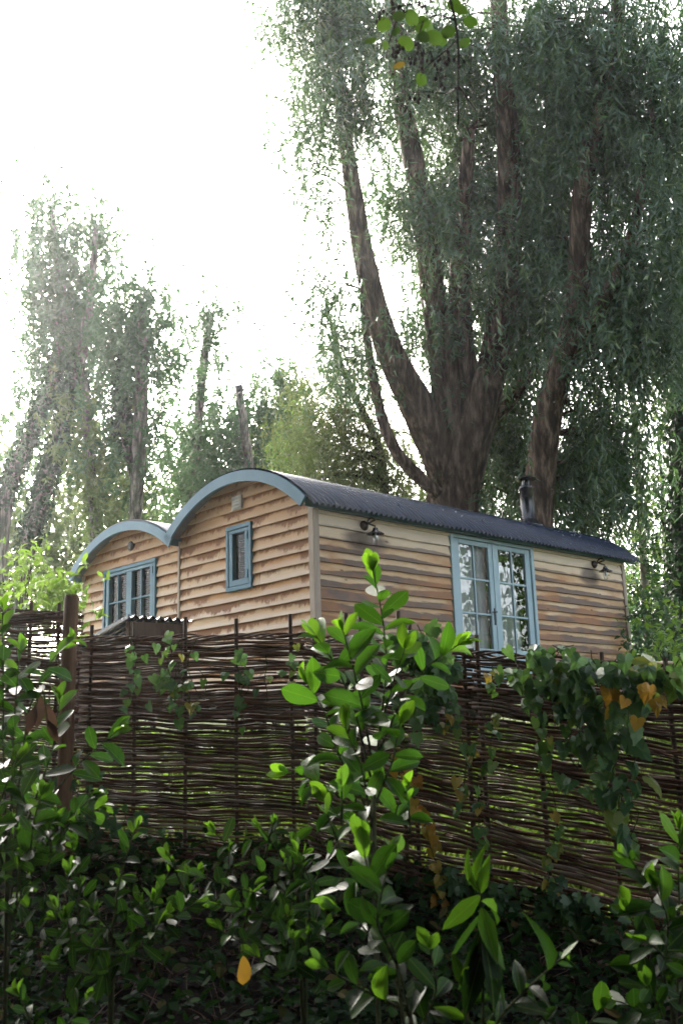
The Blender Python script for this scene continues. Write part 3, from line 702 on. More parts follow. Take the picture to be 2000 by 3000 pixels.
# ------------------------------------------------------------------ wattle fence
FENCE = []
def hurdle(label, px0, px1, d0, d1, top, bot, stakes, seed, rmin=.0060, rmax=.0108):
    """top/bot: pixel heights at the two ends; stakes: (px, top pixel)"""
    q = np.random.default_rng(seed)
    A = at(px0, bot[0], d0); B = at(px1, bot[1], d1); At = at(px0, top[0], d0); Bt = at(px1, top[1], d1)
    ha, hb = At[2]-A[2], Bt[2]-B[2]
    t = thing('wattle_hurdle', (A+B)/2, label, 'fence panel', 'woven hazel fence panels')
    ax = B-A; ax[2] = 0; ln_ = np.linalg.norm(ax); ax /= ln_; out = np.array([ax[1], -ax[0], 0])
    if out[1] > 0: out = -out
    def pt(s, h):  # s 0..1
        s = np.asarray(s, float)
        P = A[None]*(1-s)[:, None] + B[None]*s[:, None]
        P[:, 2] = (A[2]*(1-s)+B[2]*s) + h*(ha*(1-s)+hb*s); return P
    def s_of(px):
        # where the pixel column meets the panel line
        lo, hi = -.2, 1.2
        for _ in range(40):
            mid = (lo+hi)/2; P = A*(1-mid)+B*mid; c = 1000 + FPX*(P@_X)/(P@_f)
            if c < px: lo = mid
            else: hi = mid
        return (lo+hi)/2
    ss = [s_of(p) for p, _ in stakes]; sp = np.mean(np.diff(ss)) if len(ss) > 1 else .25
    knots = np.array([ss[0]-sp] + ss + [ss[-1]+sp])
    pa0 = q.uniform(0, 6.28, 3)
    nr = int(max(ha, hb)/.0145); mb = MB(); m = 34
    for k in range(nr):
        h = (k+.5)/nr
        if q.random() < .025: continue
        s = np.linspace(-.015+q.uniform(-.02, .02), 1.015+q.uniform(-.02, .02), m)
        phase = np.interp(s, knots, np.arange(len(knots)))
        w = np.cos(math.pi*phase + math.pi*(k % 2))*.023
        P = pt(s, np.full(m, h))
        pa = pa0 + np.array([.11, .16, .23])*k; pb = q.uniform(0, 6.28)
        P[:, 2] += .006*np.sin(s*4+pa[0]) + .005*np.sin(s*11+pa[1]) + .004*np.sin(s*25+pa[2]) + .0022*np.sin(s*19+pb) + q.normal(0, .0034)
        P += out[None]*(w + .004*np.sin(s*17+pa[2]))[:, None]
        r0 = q.uniform(rmin, rmax); tap = q.choice([-1, 1])
        rr = r0*(1 + .25*tap*(s-.5)) + .0006*np.sin(s*40+pa[0])
        mb.tube(P, rr, 6, rnd=q.random())
        if q.random() < .10:   # loose end
            s0 = q.uniform(.1, .9); j = pt(np.array([s0, s0+.04, s0+.09]), np.array([h, h+.004, h+.012+q.uniform(0, .02)])) + out*np.array([.02, .035, .05])[:, None]
            mb.tube(j, [.006, .005, .003], 5, rnd=q.random())
    # binding twists on top
    for k in range(4):
        s = np.linspace(-.01, 1.01, 60); P = pt(s, np.full(60, 1.0)); pa = q.uniform(0, 6.28, 2)
        P[:, 2] += .012 + .014*np.sin(s*26+k*1.57) + .008*np.sin(s*5+pa[0]); P += out[None]*(.022*np.cos(s*26+k*1.57))[:, None]
        mb.tube(P, .0075, 6, rnd=q.random())
    mb.build('woven_rods', M['rod'], t, smooth=True)
    for (px, ty), s in zip(stakes, ss):
        P0 = pt(np.array([s]), np.array([-.12]))[0]; bs = pt(np.array([s]), np.array([1.0]))[0]
        D = bs@_f
        top_ = at(px, ty+9, D)[2]
        a = np.array([P0, (P0*.5+[bs[0]*.5, bs[1]*.5, top_*.5]), [bs[0]+q.normal(0, .008), bs[1], top_]])
        s_ = MB(); s_.tube(a, [.013, .0145, .014], 8, wob=.05, rng=q); s_.build('stake', M['stake'], t)
    FENCE.append((px0, px1)); return t
hurdle('left stepped wattle panel ending at the thick round post', -330, 210, 7.2, 6.82, (1765, 1783), (2440, 2500), [(-250, 1740), (-60, 1745), (65, 1752), (150, 1758)], 1)
hurdle('long wattle panel below the hut gable, its stakes poking above the rods', 232, 905, 6.75, 6.35, (1862, 1852), (2500, 2545), [(252, 1822), (388, 1812), (542, 1797), (695, 1802), (864, 1788)], 2)
hurdle('middle wattle panel below the hut side wall, partly behind the tall laurel', 915, 1430, 6.33, 5.65, (1852, 1902), (2548, 2690), [(935, 1800), (1032, 1784), (1075, 1786), (1196, 1778), (1233, 1815), (1400, 1850)], 3)
hurdle('right wattle panel draped with green bindweed below the hut far end', 1440, 2330, 5.63, 4.6, (1905, 1975), (2692, 2950), [(1425+20, 1848), (1622, 1877), (1833, 1898), (2045, 1915), (2270, 1940)], 4)
b = at(188, 2380, 6.62); t_ = at(207, 1722, 6.62)
fp = thing('fence_post', (b[0], b[1], b[2]), 'thick round reddish brown post standing taller than the fence at left', 'post')
mb = MB(); P = np.array([[b[0], b[1], b[2]-.3], [b[0], b[1], t_[2]-.4], [b[0]+.01, b[1], t_[2]-.012], [b[0]+.01, b[1], t_[2]]]); mb.tube(P, [.052, .051, .05, .045], 16, wob=.012); mb.build('trunk', M['postred'], fp)
fp.children[0].name = 'shaft'
P = at([1835, 1950, 2100], [1943, 1941, 1944], [9.5, 9.0, 8.6])
fr_ = thing('fence_rail', (P[1][0], P[1][1], float(gz(P[1][0], P[1][1]))), 'thin pale rail running right from the far end of the hut above the bindweed', 'rail')
mb = MB(); mb.tube(P, .012, 8); mb.build('rail', M['post'], fr_)
for p in P:
    mb = MB(); mb.tube([(p[0], p[1]+.03, float(gz(p[0], p[1]))-.1), (p[0], p[1]+.03, p[2]-.02)], .03, 8); mb.build('post', M['stake'], fr_)

# ------------------------------------------------------------------ trees
def smooth_path(P, n):
    P = np.asarray(P, float); d = np.r_[0, np.cumsum(np.linalg.norm(np.diff(P, axis=0), axis=1))]; t = np.linspace(0, d[-1], n)
    out = np.stack([np.interp(t, d, P[:, k]) for k in range(3)], -1)
    for _ in range(max(2, n//8)): out[1:-1] = .25*out[:-2]+.5*out[1:-1]+.25*out[2:]
    return out
def limb(mb, pts, D, wpx, n=26, seg=16, wob=.05, rng=R, to_ground=None):
    """pts [(px,py[,dD])], wpx widths in photo pixels"""
    P = np.array([at(p[0], p[1], D + (p[2] if len(p) > 2 else 0)) for p in pts])
    w = np.asarray(wpx, float)*D/FPX/2
    if to_ground is not None:
        g0 = P[0].copy(); g0[2] = float(gz(P[0][0], P[0][1])) - .3; P = np.vstack([g0[None], P]); w = np.r_[w[0]*to_ground, w]
    d = np.r_[0, np.cumsum(np.linalg.norm(np.diff(P, axis=0), axis=1))]
    S = smooth_path(P, n); ds = np.r_[0, np.cumsum(np.linalg.norm(np.diff(S, axis=0), axis=1))]; ds *= d[-1]/ds[-1]
    mb.tube(S, np.interp(ds, d, w), seg, wob=wob, rng=rng)
    return S
def blob_pts(blobs, per_m2, rng, csize=.42, nper=16):
    """clusters of strand starts inside ellipsoids given in photo pixels + depth"""
    S = []; Cc = []
    for (px, py, D, rx, ry, rd, dens) in blobs:
        a, b_ = rx*D/FPX, ry*D/FPX
        nc = max(3, int(math.pi*a*b_*per_m2*dens/nper))
        q = nrm(rng.normal(size=(nc, 3)))*(rng.random(nc)[:, None]**(1/2.6))
        c = at(px, py, D)[None] + q[:, :1]*a*_X + q[:, 1:2]*b_*_U + q[:, 2:]*rd*_f
        Cc.append(c)
        k = rng.poisson(nper, nc).clip(4)
        cc = np.repeat(c, k, 0); S.append(cc + rng.normal(size=cc.shape)*csize*np.array([1, 1, 1.1]))
    return np.concatenate(S), np.concatenate(Cc)
def strands(S, rng, ln0=.35, ln1=1.2, step=.06, L=(.09, .15), W=.2, droop=.8, spread=.55):
    n = len(S); l = rng.uniform(ln0, ln1, n); k = np.maximum(2, (l/step).astype(int)); idx = np.repeat(np.arange(n), k)
    o = nrm(np.c_[rng.normal(size=(n, 2)), np.zeros(n)])
    cum = np.cumsum(k); pos = (np.arange(len(idx)) - np.repeat(cum-k, k))/np.repeat(k, k)
    s = pos*l[idx]
    P = S[idx] + o[idx]*(.35*s*(1.2-pos)*(1.3-droop))[:, None]*1.3 + np.array([0, 0, -1.0])*(s*droop)[:, None] + rng.normal(size=(len(idx), 3))*.02
    T = np.array([0, 0, -1.0])*droop + nrm(rng.normal(size=(len(idx), 3)))*spread*1.5 + o[idx]*(.4*(1-droop))
    N = rng.normal(size=(len(idx), 3)) + np.array([0, 0, .8])
    Ls = rng.uniform(L[0], L[1], len(idx)); return P, T, N, Ls, Ls*W, idx
DENS = 2.1
def tree(name, label, cat, trunk_fn, blobs, per_m2, seed, lm, bm, group=None, twigs=True, extra=None, sk={}, bk={}, kind_rnd=1.0):
    rng = np.random.default_rng(seed); mb = MB(); paths = trunk_fn(mb, rng)
    base = paths[0][0].copy(); base[2] = float(gz(base[0], base[1]))
    t = thing(name, base, label, cat, group)
    S, Cc = blob_pts(blobs, per_m2*DENS, rng, **bk)
    if twigs:
        allp = np.concatenate(paths)
        for c in Cc[::2]:
            d = np.linalg.norm((allp-c)*np.array([1, 1, .8]), axis=1) + np.where(allp[:, 2] > c[2], 2.0, 0); j = allp[np.argmin(d)]
            mid = (j+c)/2 + np.array([0, 0, .12*np.linalg.norm(c-j)]); P = smooth_path([j, mid, c+[0, 0, -.1]], 7)
            mb.tube(P, np.linspace(.035, .006, 7)*min(1.3, .5+np.linalg.norm(c-j)*.3), 5, cap=False)
    mb.build('trunk', bm, t, smooth=True)
    P, T, N, Ls, Ws, idx = strands(S, rng, **sk)
    base_r = np.random.default_rng(seed+1).normal(0, .18, len(S))[idx] + rng.random(len(idx))**1.5*.85
    leaves('crown', P, T, N, Ls, Ws, T_KITE, lm, t, rnd=np.clip(base_r*kind_rnd, 0, 1), rng=rng)
    for e in (extra or []): e(t, rng)
    return t

def wt1(mb, rng):
    D = 19.0
    p = [limb(mb, [(1318, 1560), (1325, 1450), (1338, 1330), (1345, 1230)], D, [175, 152, 140, 60], 22, 22, .06, rng, 1.25)]
    p.append(limb(mb, [(1312, 1420), (1256, 1245), (1200, 1150), (1150, 1060), (1105, 930), (1075, 800), (1052, 690), (1040, 580), (1018, 460), (1000, 320), (985, 150), (975, -120)], D-.15, [96, 108, 92, 82, 74, 66, 60, 54, 46, 38, 30, 22], 44, 18, .05, rng))
    p.append(limb(mb, [(1285, 1450), (1240, 1410), (1165, 1340), (1120, 1240), (1095, 1120), (1075, 1000), (1060, 880), (1052, 760)], D-.6, [42, 40, 36, 32, 28, 24, 18, 10], 36, 10, .05, rng))
    p.append(limb(mb, [(1322, 1450), (1315, 1180), (1290, 1000), (1262, 820), (1240, 620), (1200, 420), (1165, 230), (1150, 60), (1140, -150)], D+.1, [120, 100, 85, 74, 66, 60, 55, 48, 40], 44, 18, .05, rng))
    p.append(limb(mb, [(1350, 1280), (1362, 1130), (1345, 950), (1345, 760), (1360, 560), (1375, 380)], D+.2, [100, 85, 72, 60, 48, 30], 34, 16, .05, rng))
    p.append(limb(mb, [(1350, 1440), (1400, 1200), (1440, 1090), (1468, 920), (1490, 720), (1492, 500), (1478, 300), (1462, 100), (1455, -140)], D-.1, [112, 98, 86, 80, 76, 70, 62, 52, 44], 44, 18, .05, rng))
    p.append(limb(mb, [(1380, 1330), (1430, 1230), (1500, 1160), (1570, 1080)], D+.8, [80, 60, 45, 25], 22, 12, .05, rng))
    return p
W1B = [(900, 110, 18.6, 100, 150, 1.0, .55), (1010, 130, 18.4, 110, 200, 1.2, 1.0), (1010, 330, 18.4, 90, 150, 1.0, .8), (900, 330, 18.3, 70, 110, .9, .3), (930, 560, 18.2, 75, 150, .8, .16),
       (1130, 560, 18.6, 60, 150, .9, .5), (965, 830, 18.2, 75, 120, .9, .42), (990, 1010, 18.3, 80, 130, .9, .55),
       (1150, 200, 18.2, 90, 230, 1.2, .9), (1300, 130, 18.6, 160, 230, 1.6, 1.2), (1240, 560, 18.4, 80, 230, 1.0, .8), (1400, 330, 19.2, 130, 320, 1.4, 1.0), (1320, 560, 19.8, 120, 300, 1.0, 1.0),
       (1300, 800, 18.2, 60, 180, .7, .5), (1400, 800, 19.6, 120, 240, .9, 1.0), (1450, 700, 18.2, 80, 240, .9, .6), (1260, 960, 18.4, 40, 140, .6, .5), (1400, 1020, 18.6, 80, 120, .8, .6),
       (1530, 300, 19.2, 110, 330, 1.3, 1.1), (1540, 700, 19.4, 80, 330, 1.0, 1.0), (1500, 1000, 19.8, 90, 200, .8, .9), (1490, 1270, 19.8, 90, 190, .8, 1.2), (1310, 1150, 18.3, 40, 130, .4, .25), (1380, 1400, 18.4, 80, 70, .5, .45), (1490, 1360, 20.6, 110, 180, .8, 1.6), (1000, 50, 18.6, 190, 90, 1.2, .9), (1215, 860, 18.6, 45, 200, .6, .5), (1330, 600, 17.6, 130, 260, .5, .2)]
W1B = [(x, y, d+(.85 if x > 1100 else .0), a, b, c, e*(.8 if x > 1100 else 1.0)) for x, y, d, a, b, c, e in W1B]
tree('willow_tree', 'huge many-limbed willow rising directly behind the larger hut roof', 'tree', wt1, W1B, 72, 11, M['willow'], M['bark'],
     sk=dict(ln0=.35, ln1=1.15, step=.06, L=(.13, .23), W=.21, droop=.75), bk=dict(csize=.34, nper=26))
def wt1b(mb, rng): return [limb(mb, [(1120, 1300), (1000, 1100), (960, 900)], 20.6, [26, 18, 8], 20, 8, .05, rng, 1.2)]
tree('willow_tree', 'thin willow with yellowing hanging leaves, left of the huge willow and above the roof ridge', 'tree', wt1b,
     [(985, 1230, 20.4, 95, 140, .9, .9), (930, 1130, 20.4, 80, 140, .9, .5), (900, 1330, 20.6, 110, 120, .9, 1.0), (1040, 1380, 20.5, 110, 90, .8, 1.1), (1140, 1330, 20.8, 60, 110, .6, .9), (1000, 960, 20.2, 60, 130, .7, .35), (1180, 1420, 21, 90, 60, .7, 1.2), (1000, 1300, 21, 130, 120, .8, 1.0), (1075, 1120, 20.6, 60, 190, .8, .7), (1195, 1330, 21.2, 60, 130, .6, .7)], 95, 12, M['willow_y'], M['barkd'],
     sk=dict(ln0=.35, ln1=1.1, step=.07, L=(.09, .15), W=.22, droop=.8))
def wt2(mb, rng):
    D = 17.5
    p = [limb(mb, [(1570, 1560), (1580, 1400), (1592, 1270), (1615, 1150), (1655, 1040), (1690, 920), (1700, 760), (1695, 600), (1720, 440), (1780, 260), (1810, 60), (1820, -150)], D, [92, 88, 84, 80, 78, 74, 66, 60, 56, 50, 42, 34], 50, 18, .05, rng, 1.3)]
    p.append(limb(mb, [(1660, 1040), (1760, 900), (1850, 700), (1900, 450), (1920, 150)], D-.4, [50, 42, 34, 26, 16], 32, 12, .05, rng))
    return p
W2B = [(1640, 130, 17.4, 140, 220, 1.4, 1.2), (1830, 130, 17.0, 190, 230, 1.5, 1.3), (1970, 330, 16.4, 130, 260, 1.2, 1.0), (1660, 430, 17.6, 110, 240, 1.2, 1.0), (1830, 450, 17.4, 130, 240, 1.2, 1.1),
       (1680, 720, 18.2, 120, 220, 1.0, 1.0), (1840, 720, 16.6, 130, 220, 1.2, .9), (1965, 680, 15.8, 90, 220, 1.0, .8), (1640, 900, 16.9, 50, 150, .5, .6), (1780, 980, 16.8, 110, 180, 1.0, 1.0), (1900, 950, 16.8, 90, 150, .8, .6),
       (1720, 1230, 17.4, 90, 200, .9, 1.1), (1670, 1430, 17.2, 80, 110, .8, .9), (1770, 1380, 17.8, 50, 150, .6, .7), (1560, 850, 18.4, 60, 260, .7, .8), (1990, 950, 16.5, 40, 120, .6, .4), (1740, 1330, 18.4, 110, 200, .8, 1.3)]
W2B = [(x, y, d+.7, a, b, c, e*.78) for x, y, d, a, b, c, e in W2B]
tree('willow_tree', 'leaning willow with long silvery hanging sprays behind the black flue', 'tree', wt2, W2B, 72, 21, M['willow'], M['bark'],
     sk=dict(ln0=.45, ln1=1.4, step=.06, L=(.13, .24), W=.21, droop=.85), bk=dict(csize=.34, nper=26))

FG = 'pollarded trees left of the huts'
FSK = dict(ln0=.3, ln1=1.1, step=.05, L=(.16, .28), W=.32, droop=.6, spread=.7)
FBK = dict(csize=.55, nper=20)
def simple_trunk(specs, D):
    def fn(mb, rng):
        return [limb(mb, pts, D+dd, w, 30, 12, .06, rng, 1.25 if k == 0 or gnd else None) for k, (pts, w, dd, gnd) in enumerate(specs)]
    return fn
def ivy_on(pathpx, D, wpx, n, mat=None):
    def fn(t, rng):
        P = np.array([at(x, y, D) for x, y in pathpx]); S = smooth_path(P, 60); i = rng.integers(0, 60, n)
        d = nrm(np.c_[rng.normal(size=(n, 2)), rng.normal(size=n)*.2]); r = wpx*D/FPX/2
        leaves('ivy', S[i] + d*r*rng.uniform(.8, 1.5, n)[:, None] + rng.normal(size=(n, 3))*[.05, .05, .2], d*.5+np.array([0, 0, -1]), d+rng.normal(size=(n, 3))*.3, rng.uniform(.08, .15, n), rng.uniform(.08, .14, n), T_BROAD, M['ivyd'], t, rng=rng)
    return fn
tree('pollard_tree', 'tallest hazy tree at far left with two leaning trunks', 'tree',
     simple_trunk([([(60, 1700), (95, 1550), (140, 1390), (185, 1250), (235, 1080), (262, 900), (278, 760), (282, 660)], [46, 44, 44, 42, 36, 28, 20, 12], 0, True),
                   ([(10, 1480), (60, 1330), (115, 1220), (170, 1080), (185, 930), (178, 800), (160, 680), (150, 600)], [40, 40, 38, 36, 32, 28, 22, 12], .6, True)], 31),
     [(140, 620, 31.5, 50, 70, .8, .8), (165, 760, 31.7, 60, 120, .9, 1.0), (260, 740, 31.7, 50, 110, .9, .9), (245, 880, 31.8, 65, 120, .9, 1.1), (160, 920, 32, 60, 130, .9, 1.1), (200, 1060, 32, 80, 110, 1, 1.1), (120, 1180, 32.3, 50, 100, .8, .7), (245, 1170, 31.8, 45, 110, .8, .7), (50, 1340, 32, 60, 90, .8, .6), (150, 570, 31.3, 32, 55, .6, 1.0), (283, 655, 31.4, 32, 60, .6, 1.0)],
     46, 31, M['far'], M['barkf'], FG, extra=[ivy_on([(80, 1600), (140, 1390), (185, 1250), (235, 1080)], 31, 50, 2600), ivy_on([(10, 1480), (60, 1330), (115, 1220), (170, 1080)], 31.6, 44, 1800)], sk=FSK, bk=FBK)
tree('pollard_tree', 'ivy-clad tree with pale bare trunk and bushy rounded head, behind the smaller hut roof', 'tree',
     simple_trunk([([(392, 1620), (398, 1480), (408, 1330), (416, 1150), (418, 980), (414, 880)], [42, 40, 40, 38, 32, 20], 0, True), ([(405, 1450), (372, 1300), (362, 1130), (358, 1000)], [30, 30, 30, 22], .4, False)], 29),
     [(415, 868, 28.9, 30, 40, .6, 1.0), (420, 930, 29.5, 65, 80, 1, 1.2), (360, 980, 29, 45, 90, .8, .8), (465, 960, 29, 30, 70, .7, .7), (455, 1120, 29, 26, 110, .5, .8), (352, 1150, 29.5, 34, 130, .6, .8), (455, 1330, 29.3, 30, 110, .5, .8), (345, 1350, 29.6, 40, 120, .7, .8)],
     52, 32, M['far'], M['barkf'], FG, extra=[ivy_on([(372, 1300), (362, 1130), (358, 1000)], 29.4, 46, 1500)], sk=FSK, bk=FBK)
tree('pollard_tree', 'slender trunk half hidden in pale yellowish leaves between the ivy-clad tree and the tallest tree', 'tree',
     simple_trunk([([(285, 1640), (272, 1480), (262, 1350), (255, 1220), (250, 1120)], [36, 34, 32, 28, 16], 0, True)], 30),
     [(280, 1330, 30, 60, 120, .9, .7), (310, 1460, 30.3, 60, 110, .8, .8), (240, 1240, 30, 50, 80, .8, .6)], 46, 33, M['fary'], M['barkf'], FG, sk=FSK, bk=FBK)
tree('pollard_tree', 'thin leaning tree with a sparse tuft on top, left of the larger roof arch', 'tree',
     simple_trunk([([(552, 1560), (560, 1450), (575, 1300), (590, 1120), (606, 980), (622, 915)], [30, 29, 28, 26, 22, 12], 0, True)], 33),
     [(622, 905, 32.9, 26, 38, .5, 1.0), (605, 960, 33, 42, 55, .7, .6), (590, 1090, 33, 30, 90, .6, .5), (555, 1250, 33, 40, 110, .7, .7), (560, 1400, 33, 60, 90, .8, .9), (620, 1350, 33.4, 50, 120, .7, .8)], 44, 34, M['far'], M['barkf'], FG, sk=FSK, bk=FBK)
tree('pollard_tree', 'bare-topped pale trunk just above the larger roof arch', 'tree',
     simple_trunk([([(755, 1600), (738, 1400), (722, 1300), (708, 1200), (698, 1128)], [30, 29, 27, 25, 21], 0, True)], 30),
     [(670, 1230, 30.6, 45, 90, .7, .7), (665, 1370, 30.6, 70, 90, .8, 1.0), (760, 1330, 30.8, 40, 100, .7, .8)], 48, 35, M['far'], M['barkf'], FG, sk=FSK, bk=FBK)
tree('pollard_tree', 'bushy dark green tree right of the bare-topped trunk', 'tree',
     simple_trunk([([(838, 1600), (830, 1400), (826, 1250), (822, 1110)], [26, 25, 22, 12], 0, True)], 32),
     [(818, 1130, 32, 55, 60, .8, 1.0), (790, 1220, 32, 50, 80, .8, 1.0), (850, 1260, 32, 60, 110, .9, 1.0), (770, 1340, 32.3, 60, 90, .8, 1.0)], 50, 36, M['far'], M['barkf'], FG, sk=FSK, bk=FBK)
tree('young_tree', 'light green young tree just behind the larger roof, left of the thin willow', 'tree',
     simple_trunk([([(900, 1600), (895, 1450), (890, 1300), (885, 1220)], [16, 15, 12, 6], 0, True)], 26),
     [(880, 1290, 26, 70, 80, .8, .9), (840, 1370, 26, 70, 60, .8, 1.0), (930, 1380, 26, 70, 70, .8, .9)], 44, 37, M['bright'], M['barkf'], None, sk=dict(ln0=.3, ln1=.7, step=.085, L=(.12, .19), W=.4, droop=.3, spread=.8))
# right-hand wood
def bt(specs, D): return simple_trunk(specs, D)
BSK = dict(ln0=.3, ln1=.9, step=.09, L=(.10, .16), W=.55, droop=.5, spread=.9)
tree('birch_tree', 'pale slender birch trunk right of the hut end', 'tree', bt([([(1905, 2000), (1893, 1800), (1880, 1600), (1868, 1400), (1855, 1200), (1840, 980)], [26, 25, 24, 22, 18, 10], 0, True)], 22),
     [(1850, 1250, 22, 45, 150, .9, .4), (1900, 1420, 22, 60, 130, .9, .5), (1830, 1500, 22.2, 40, 110, .8, .6), (1900, 1650, 22.2, 60, 120, .9, .7), (1930, 1150, 22.5, 60, 130, .9, .35)], 44, 41, M['fary'], M['birch'], 'trees right of the hut', sk=BSK)
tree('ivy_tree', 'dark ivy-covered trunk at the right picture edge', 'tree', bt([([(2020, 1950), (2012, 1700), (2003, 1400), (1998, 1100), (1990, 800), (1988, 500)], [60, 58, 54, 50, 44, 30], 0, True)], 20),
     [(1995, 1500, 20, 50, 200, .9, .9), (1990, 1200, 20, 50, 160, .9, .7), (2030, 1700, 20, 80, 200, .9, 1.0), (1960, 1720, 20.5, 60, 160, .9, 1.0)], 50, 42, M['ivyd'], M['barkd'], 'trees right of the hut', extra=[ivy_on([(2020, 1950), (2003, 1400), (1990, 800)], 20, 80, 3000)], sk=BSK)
tree('alder_sapling', 'thin leafy sapling behind the birch, half open against the sky', 'tree', bt([([(1955, 1980), (1950, 1700), (1940, 1450), (1925, 1250)], [16, 15, 12, 6], 0, True)], 26),
     [(1930, 1330, 26, 60, 130, .9, .4), (1960, 1560, 26, 60, 140, .9, .55), (1860, 1700, 26, 60, 160, .9, .8), (1900, 1850, 26, 120, 120, .9, 1.2)], 44, 43, M['far'], M['barkd'], 'trees right of the hut', sk=BSK)

# far wood: a mass of leaves beyond the trees
def far_mass(name, blobs, D, n, mat, seed, L=(.25, .42)):
    rng = np.random.default_rng(seed); S, _ = blob_pts(blobs, n, rng, csize=.7, nper=14)
    P, T, N, Ls, Ws, idx = strands(S, rng, .3, 1.0, .16, L, .5, .3, 1.0)
    r = np.clip(rng.normal(0, .2, len(S))[idx] + rng.random(len(idx))*.8, 0, 1)
    tag(leaves(name, P, T, N, Ls, Ws, T_KITE, mat, None, rnd=r, rng=rng), kind='stuff')
far_mass('far_wood', [(-60, 1420, 44, 150, 190, 2, 1), (120, 1500, 44, 150, 150, 2, 1), (320, 1480, 45, 150, 190, 2, 1), (470, 1560, 46, 130, 130, 2, 1.1), (600, 1480, 46, 120, 110, 2, 1), (760, 1480, 46, 140, 120, 2, .9), (-150, 1250, 46, 120, 200, 2, .8), (330, 1700, 45, 320, 160, 2, 1.1), (0, 1700, 44, 260, 170, 2, 1.1), (900, 1480, 44, 240, 150, 2, 1.0), (1120, 1450, 45, 160, 120, 2, .8), (900, 1300, 46, 160, 90, 2, .6), (200, 1350, 45, 200, 120, 2, .6)], 45, 30, M['fary'], 51)
far_mass('far_wood', [(1880, 1750, 36, 130, 170, 2, 1), (2050, 1650, 37, 130, 260, 2, 1), (2100, 1300, 37, 90, 260, 2, .8), (1700, 1800, 38, 160, 150, 2, 1), (1350, 1750, 40, 300, 160, 2, 1), (1000, 1650, 42, 220, 130, 2, 1), (2350, 1600, 37, 200, 300, 2, 1), (2750, 1600, 36, 260, 320, 2, 1)], 37, 17, M['far'], 52)

# ------------------------------------------------------------------ shrubs behind the fence
def shrub(label, blobs, per, seed, mat, L, Wr, tm=T_BROAD, name='shrub', base=None, sk={}):
    rng = np.random.default_rng(seed); S, Cc = blob_pts(blobs, per, rng, csize=.16, nper=10)
    b = Cc.mean(0) if base is None else at(*base); gzb = float(gz(b[0], b[1])); t = thing(name, (b[0], b[1], gzb), label, 'shrub')
    mb = MB()
    for c in Cc[::2]:
        st = np.array([b[0]+rng.normal(0, .1), b[1]+rng.normal(0, .1), gzb-.1]); mid = st*.4+c*.6; mid[:2] = st[:2]*.55+c[:2]*.45
        mb.tube(smooth_path([st, mid, c], 7), np.linspace(.016, .004, 7), 5, cap=False)
    mb.build('stem', M['stem'], t)
    kw = dict(ln0=.1, ln1=.4, step=.05, L=L, W=Wr, droop=.15, spread=1.0); kw.update(sk)
    P, T, N, Ls, Ws, idx = strands(S, rng, **kw)
    N = N + np.array([0, 0, 1.0])
    leaves('foliage', P, T+np.array([0, 0, .35]), N, Ls, Ws, tm, mat, t, smooth=True, rng=rng, rnd=np.clip(rng.normal(0, .15, len(S))[idx] + rng.random(len(idx))*.85, 0, 1)); return t
shrub('bright yellow-green bush at far left behind the stepped fence panel', [(60, 1640, 12.5, 45, 90, .4, 1.0), (40, 1720, 12.3, 90, 60, .5, 1.2), (110, 1600, 12.6, 22, 60, .3, .6)], 210, 61, M['bright'], (.05, .09), .5)
shrub('glossy broad-leaved bush between the round post and the smaller hut corner', [(190, 1720, 11.5, 50, 50, .4, 1.3), (110, 1750, 11.3, 70, 40, .4, 1.2), (225, 1780, 11.8, 30, 60, .3, 1.2)], 200, 62, M['bright'], (.10, .16), .36)
shrub('dark green bush beside the hut end at right, under the birch', [(1900, 1800, 15.5, 60, 90, .6, 1.1), (1960, 1880, 14.5, 80, 70, .6, 1.2), (1885, 1900, 14.8, 50, 50, .5, 1.2)], 170, 63, M['far'], (.07, .12), .55)
shrub('light green leafy bush at the foot of the ivy-covered trunk', [(1930, 1930, 11.5, 80, 40, .4, 1.0), (2010, 1850, 12.0, 60, 80, .4, 1.0), (1880, 1760, 16.5, 40, 60, .4, .7)], 150, 64, M['bright'], (.06, .11), .5)

# grass on the terrace
def grass():
    rng = np.random.default_rng(70); n = 42000
    x = rng.uniform(-3.6, 4.6, n); d = rng.random(n)**1.3*3.6 + .12; y = np.interp(x, FB[:, 0], FB[:, 1]) + d
    keep = (np.sin(x*3.1+y*1.3)+np.sin(x*1.2-y*2.7)+rng.normal(0, .8, n)) > -.5; x, y = x[keep], y[keep]; n = len(x)
    P = np.stack([x, y, gz(x, y)-.01], -1); T = np.c_[rng.normal(size=(n, 2))*.45, np.ones(n)]; L = rng.uniform(.10, .34, n)
    tag(leaves('grass', P, T, rdir(n, rng), L, rng.uniform(.012, .026, n), T_BROAD, M['grass'], None, rng=rng), kind='stuff')
grass()
for k, (px, w, lab) in enumerate(((420, 190, 'low bright weeds glimpsed through the long fence panel'), (760, 200, 'low green weeds behind the long fence panel, left of the tall laurel'), (1180, 220, 'green weeds glimpsed through the middle fence panel'), (1600, 220, 'yellow-green weeds glimpsed through the right fence panel'), (1880, 160, 'rightmost weeds glimpsed behind the bindweed-hung panel'))):
    D = float(fdepth(px)) + .75 + .2*(k % 2)
    shrub(lab, [(px, 2330+60*(k % 3)+(px-400)*.08, D, w, 170, .25, .55)], 260, 80+k, M['bright'], (.06, .12), .4, name='weed_clump')

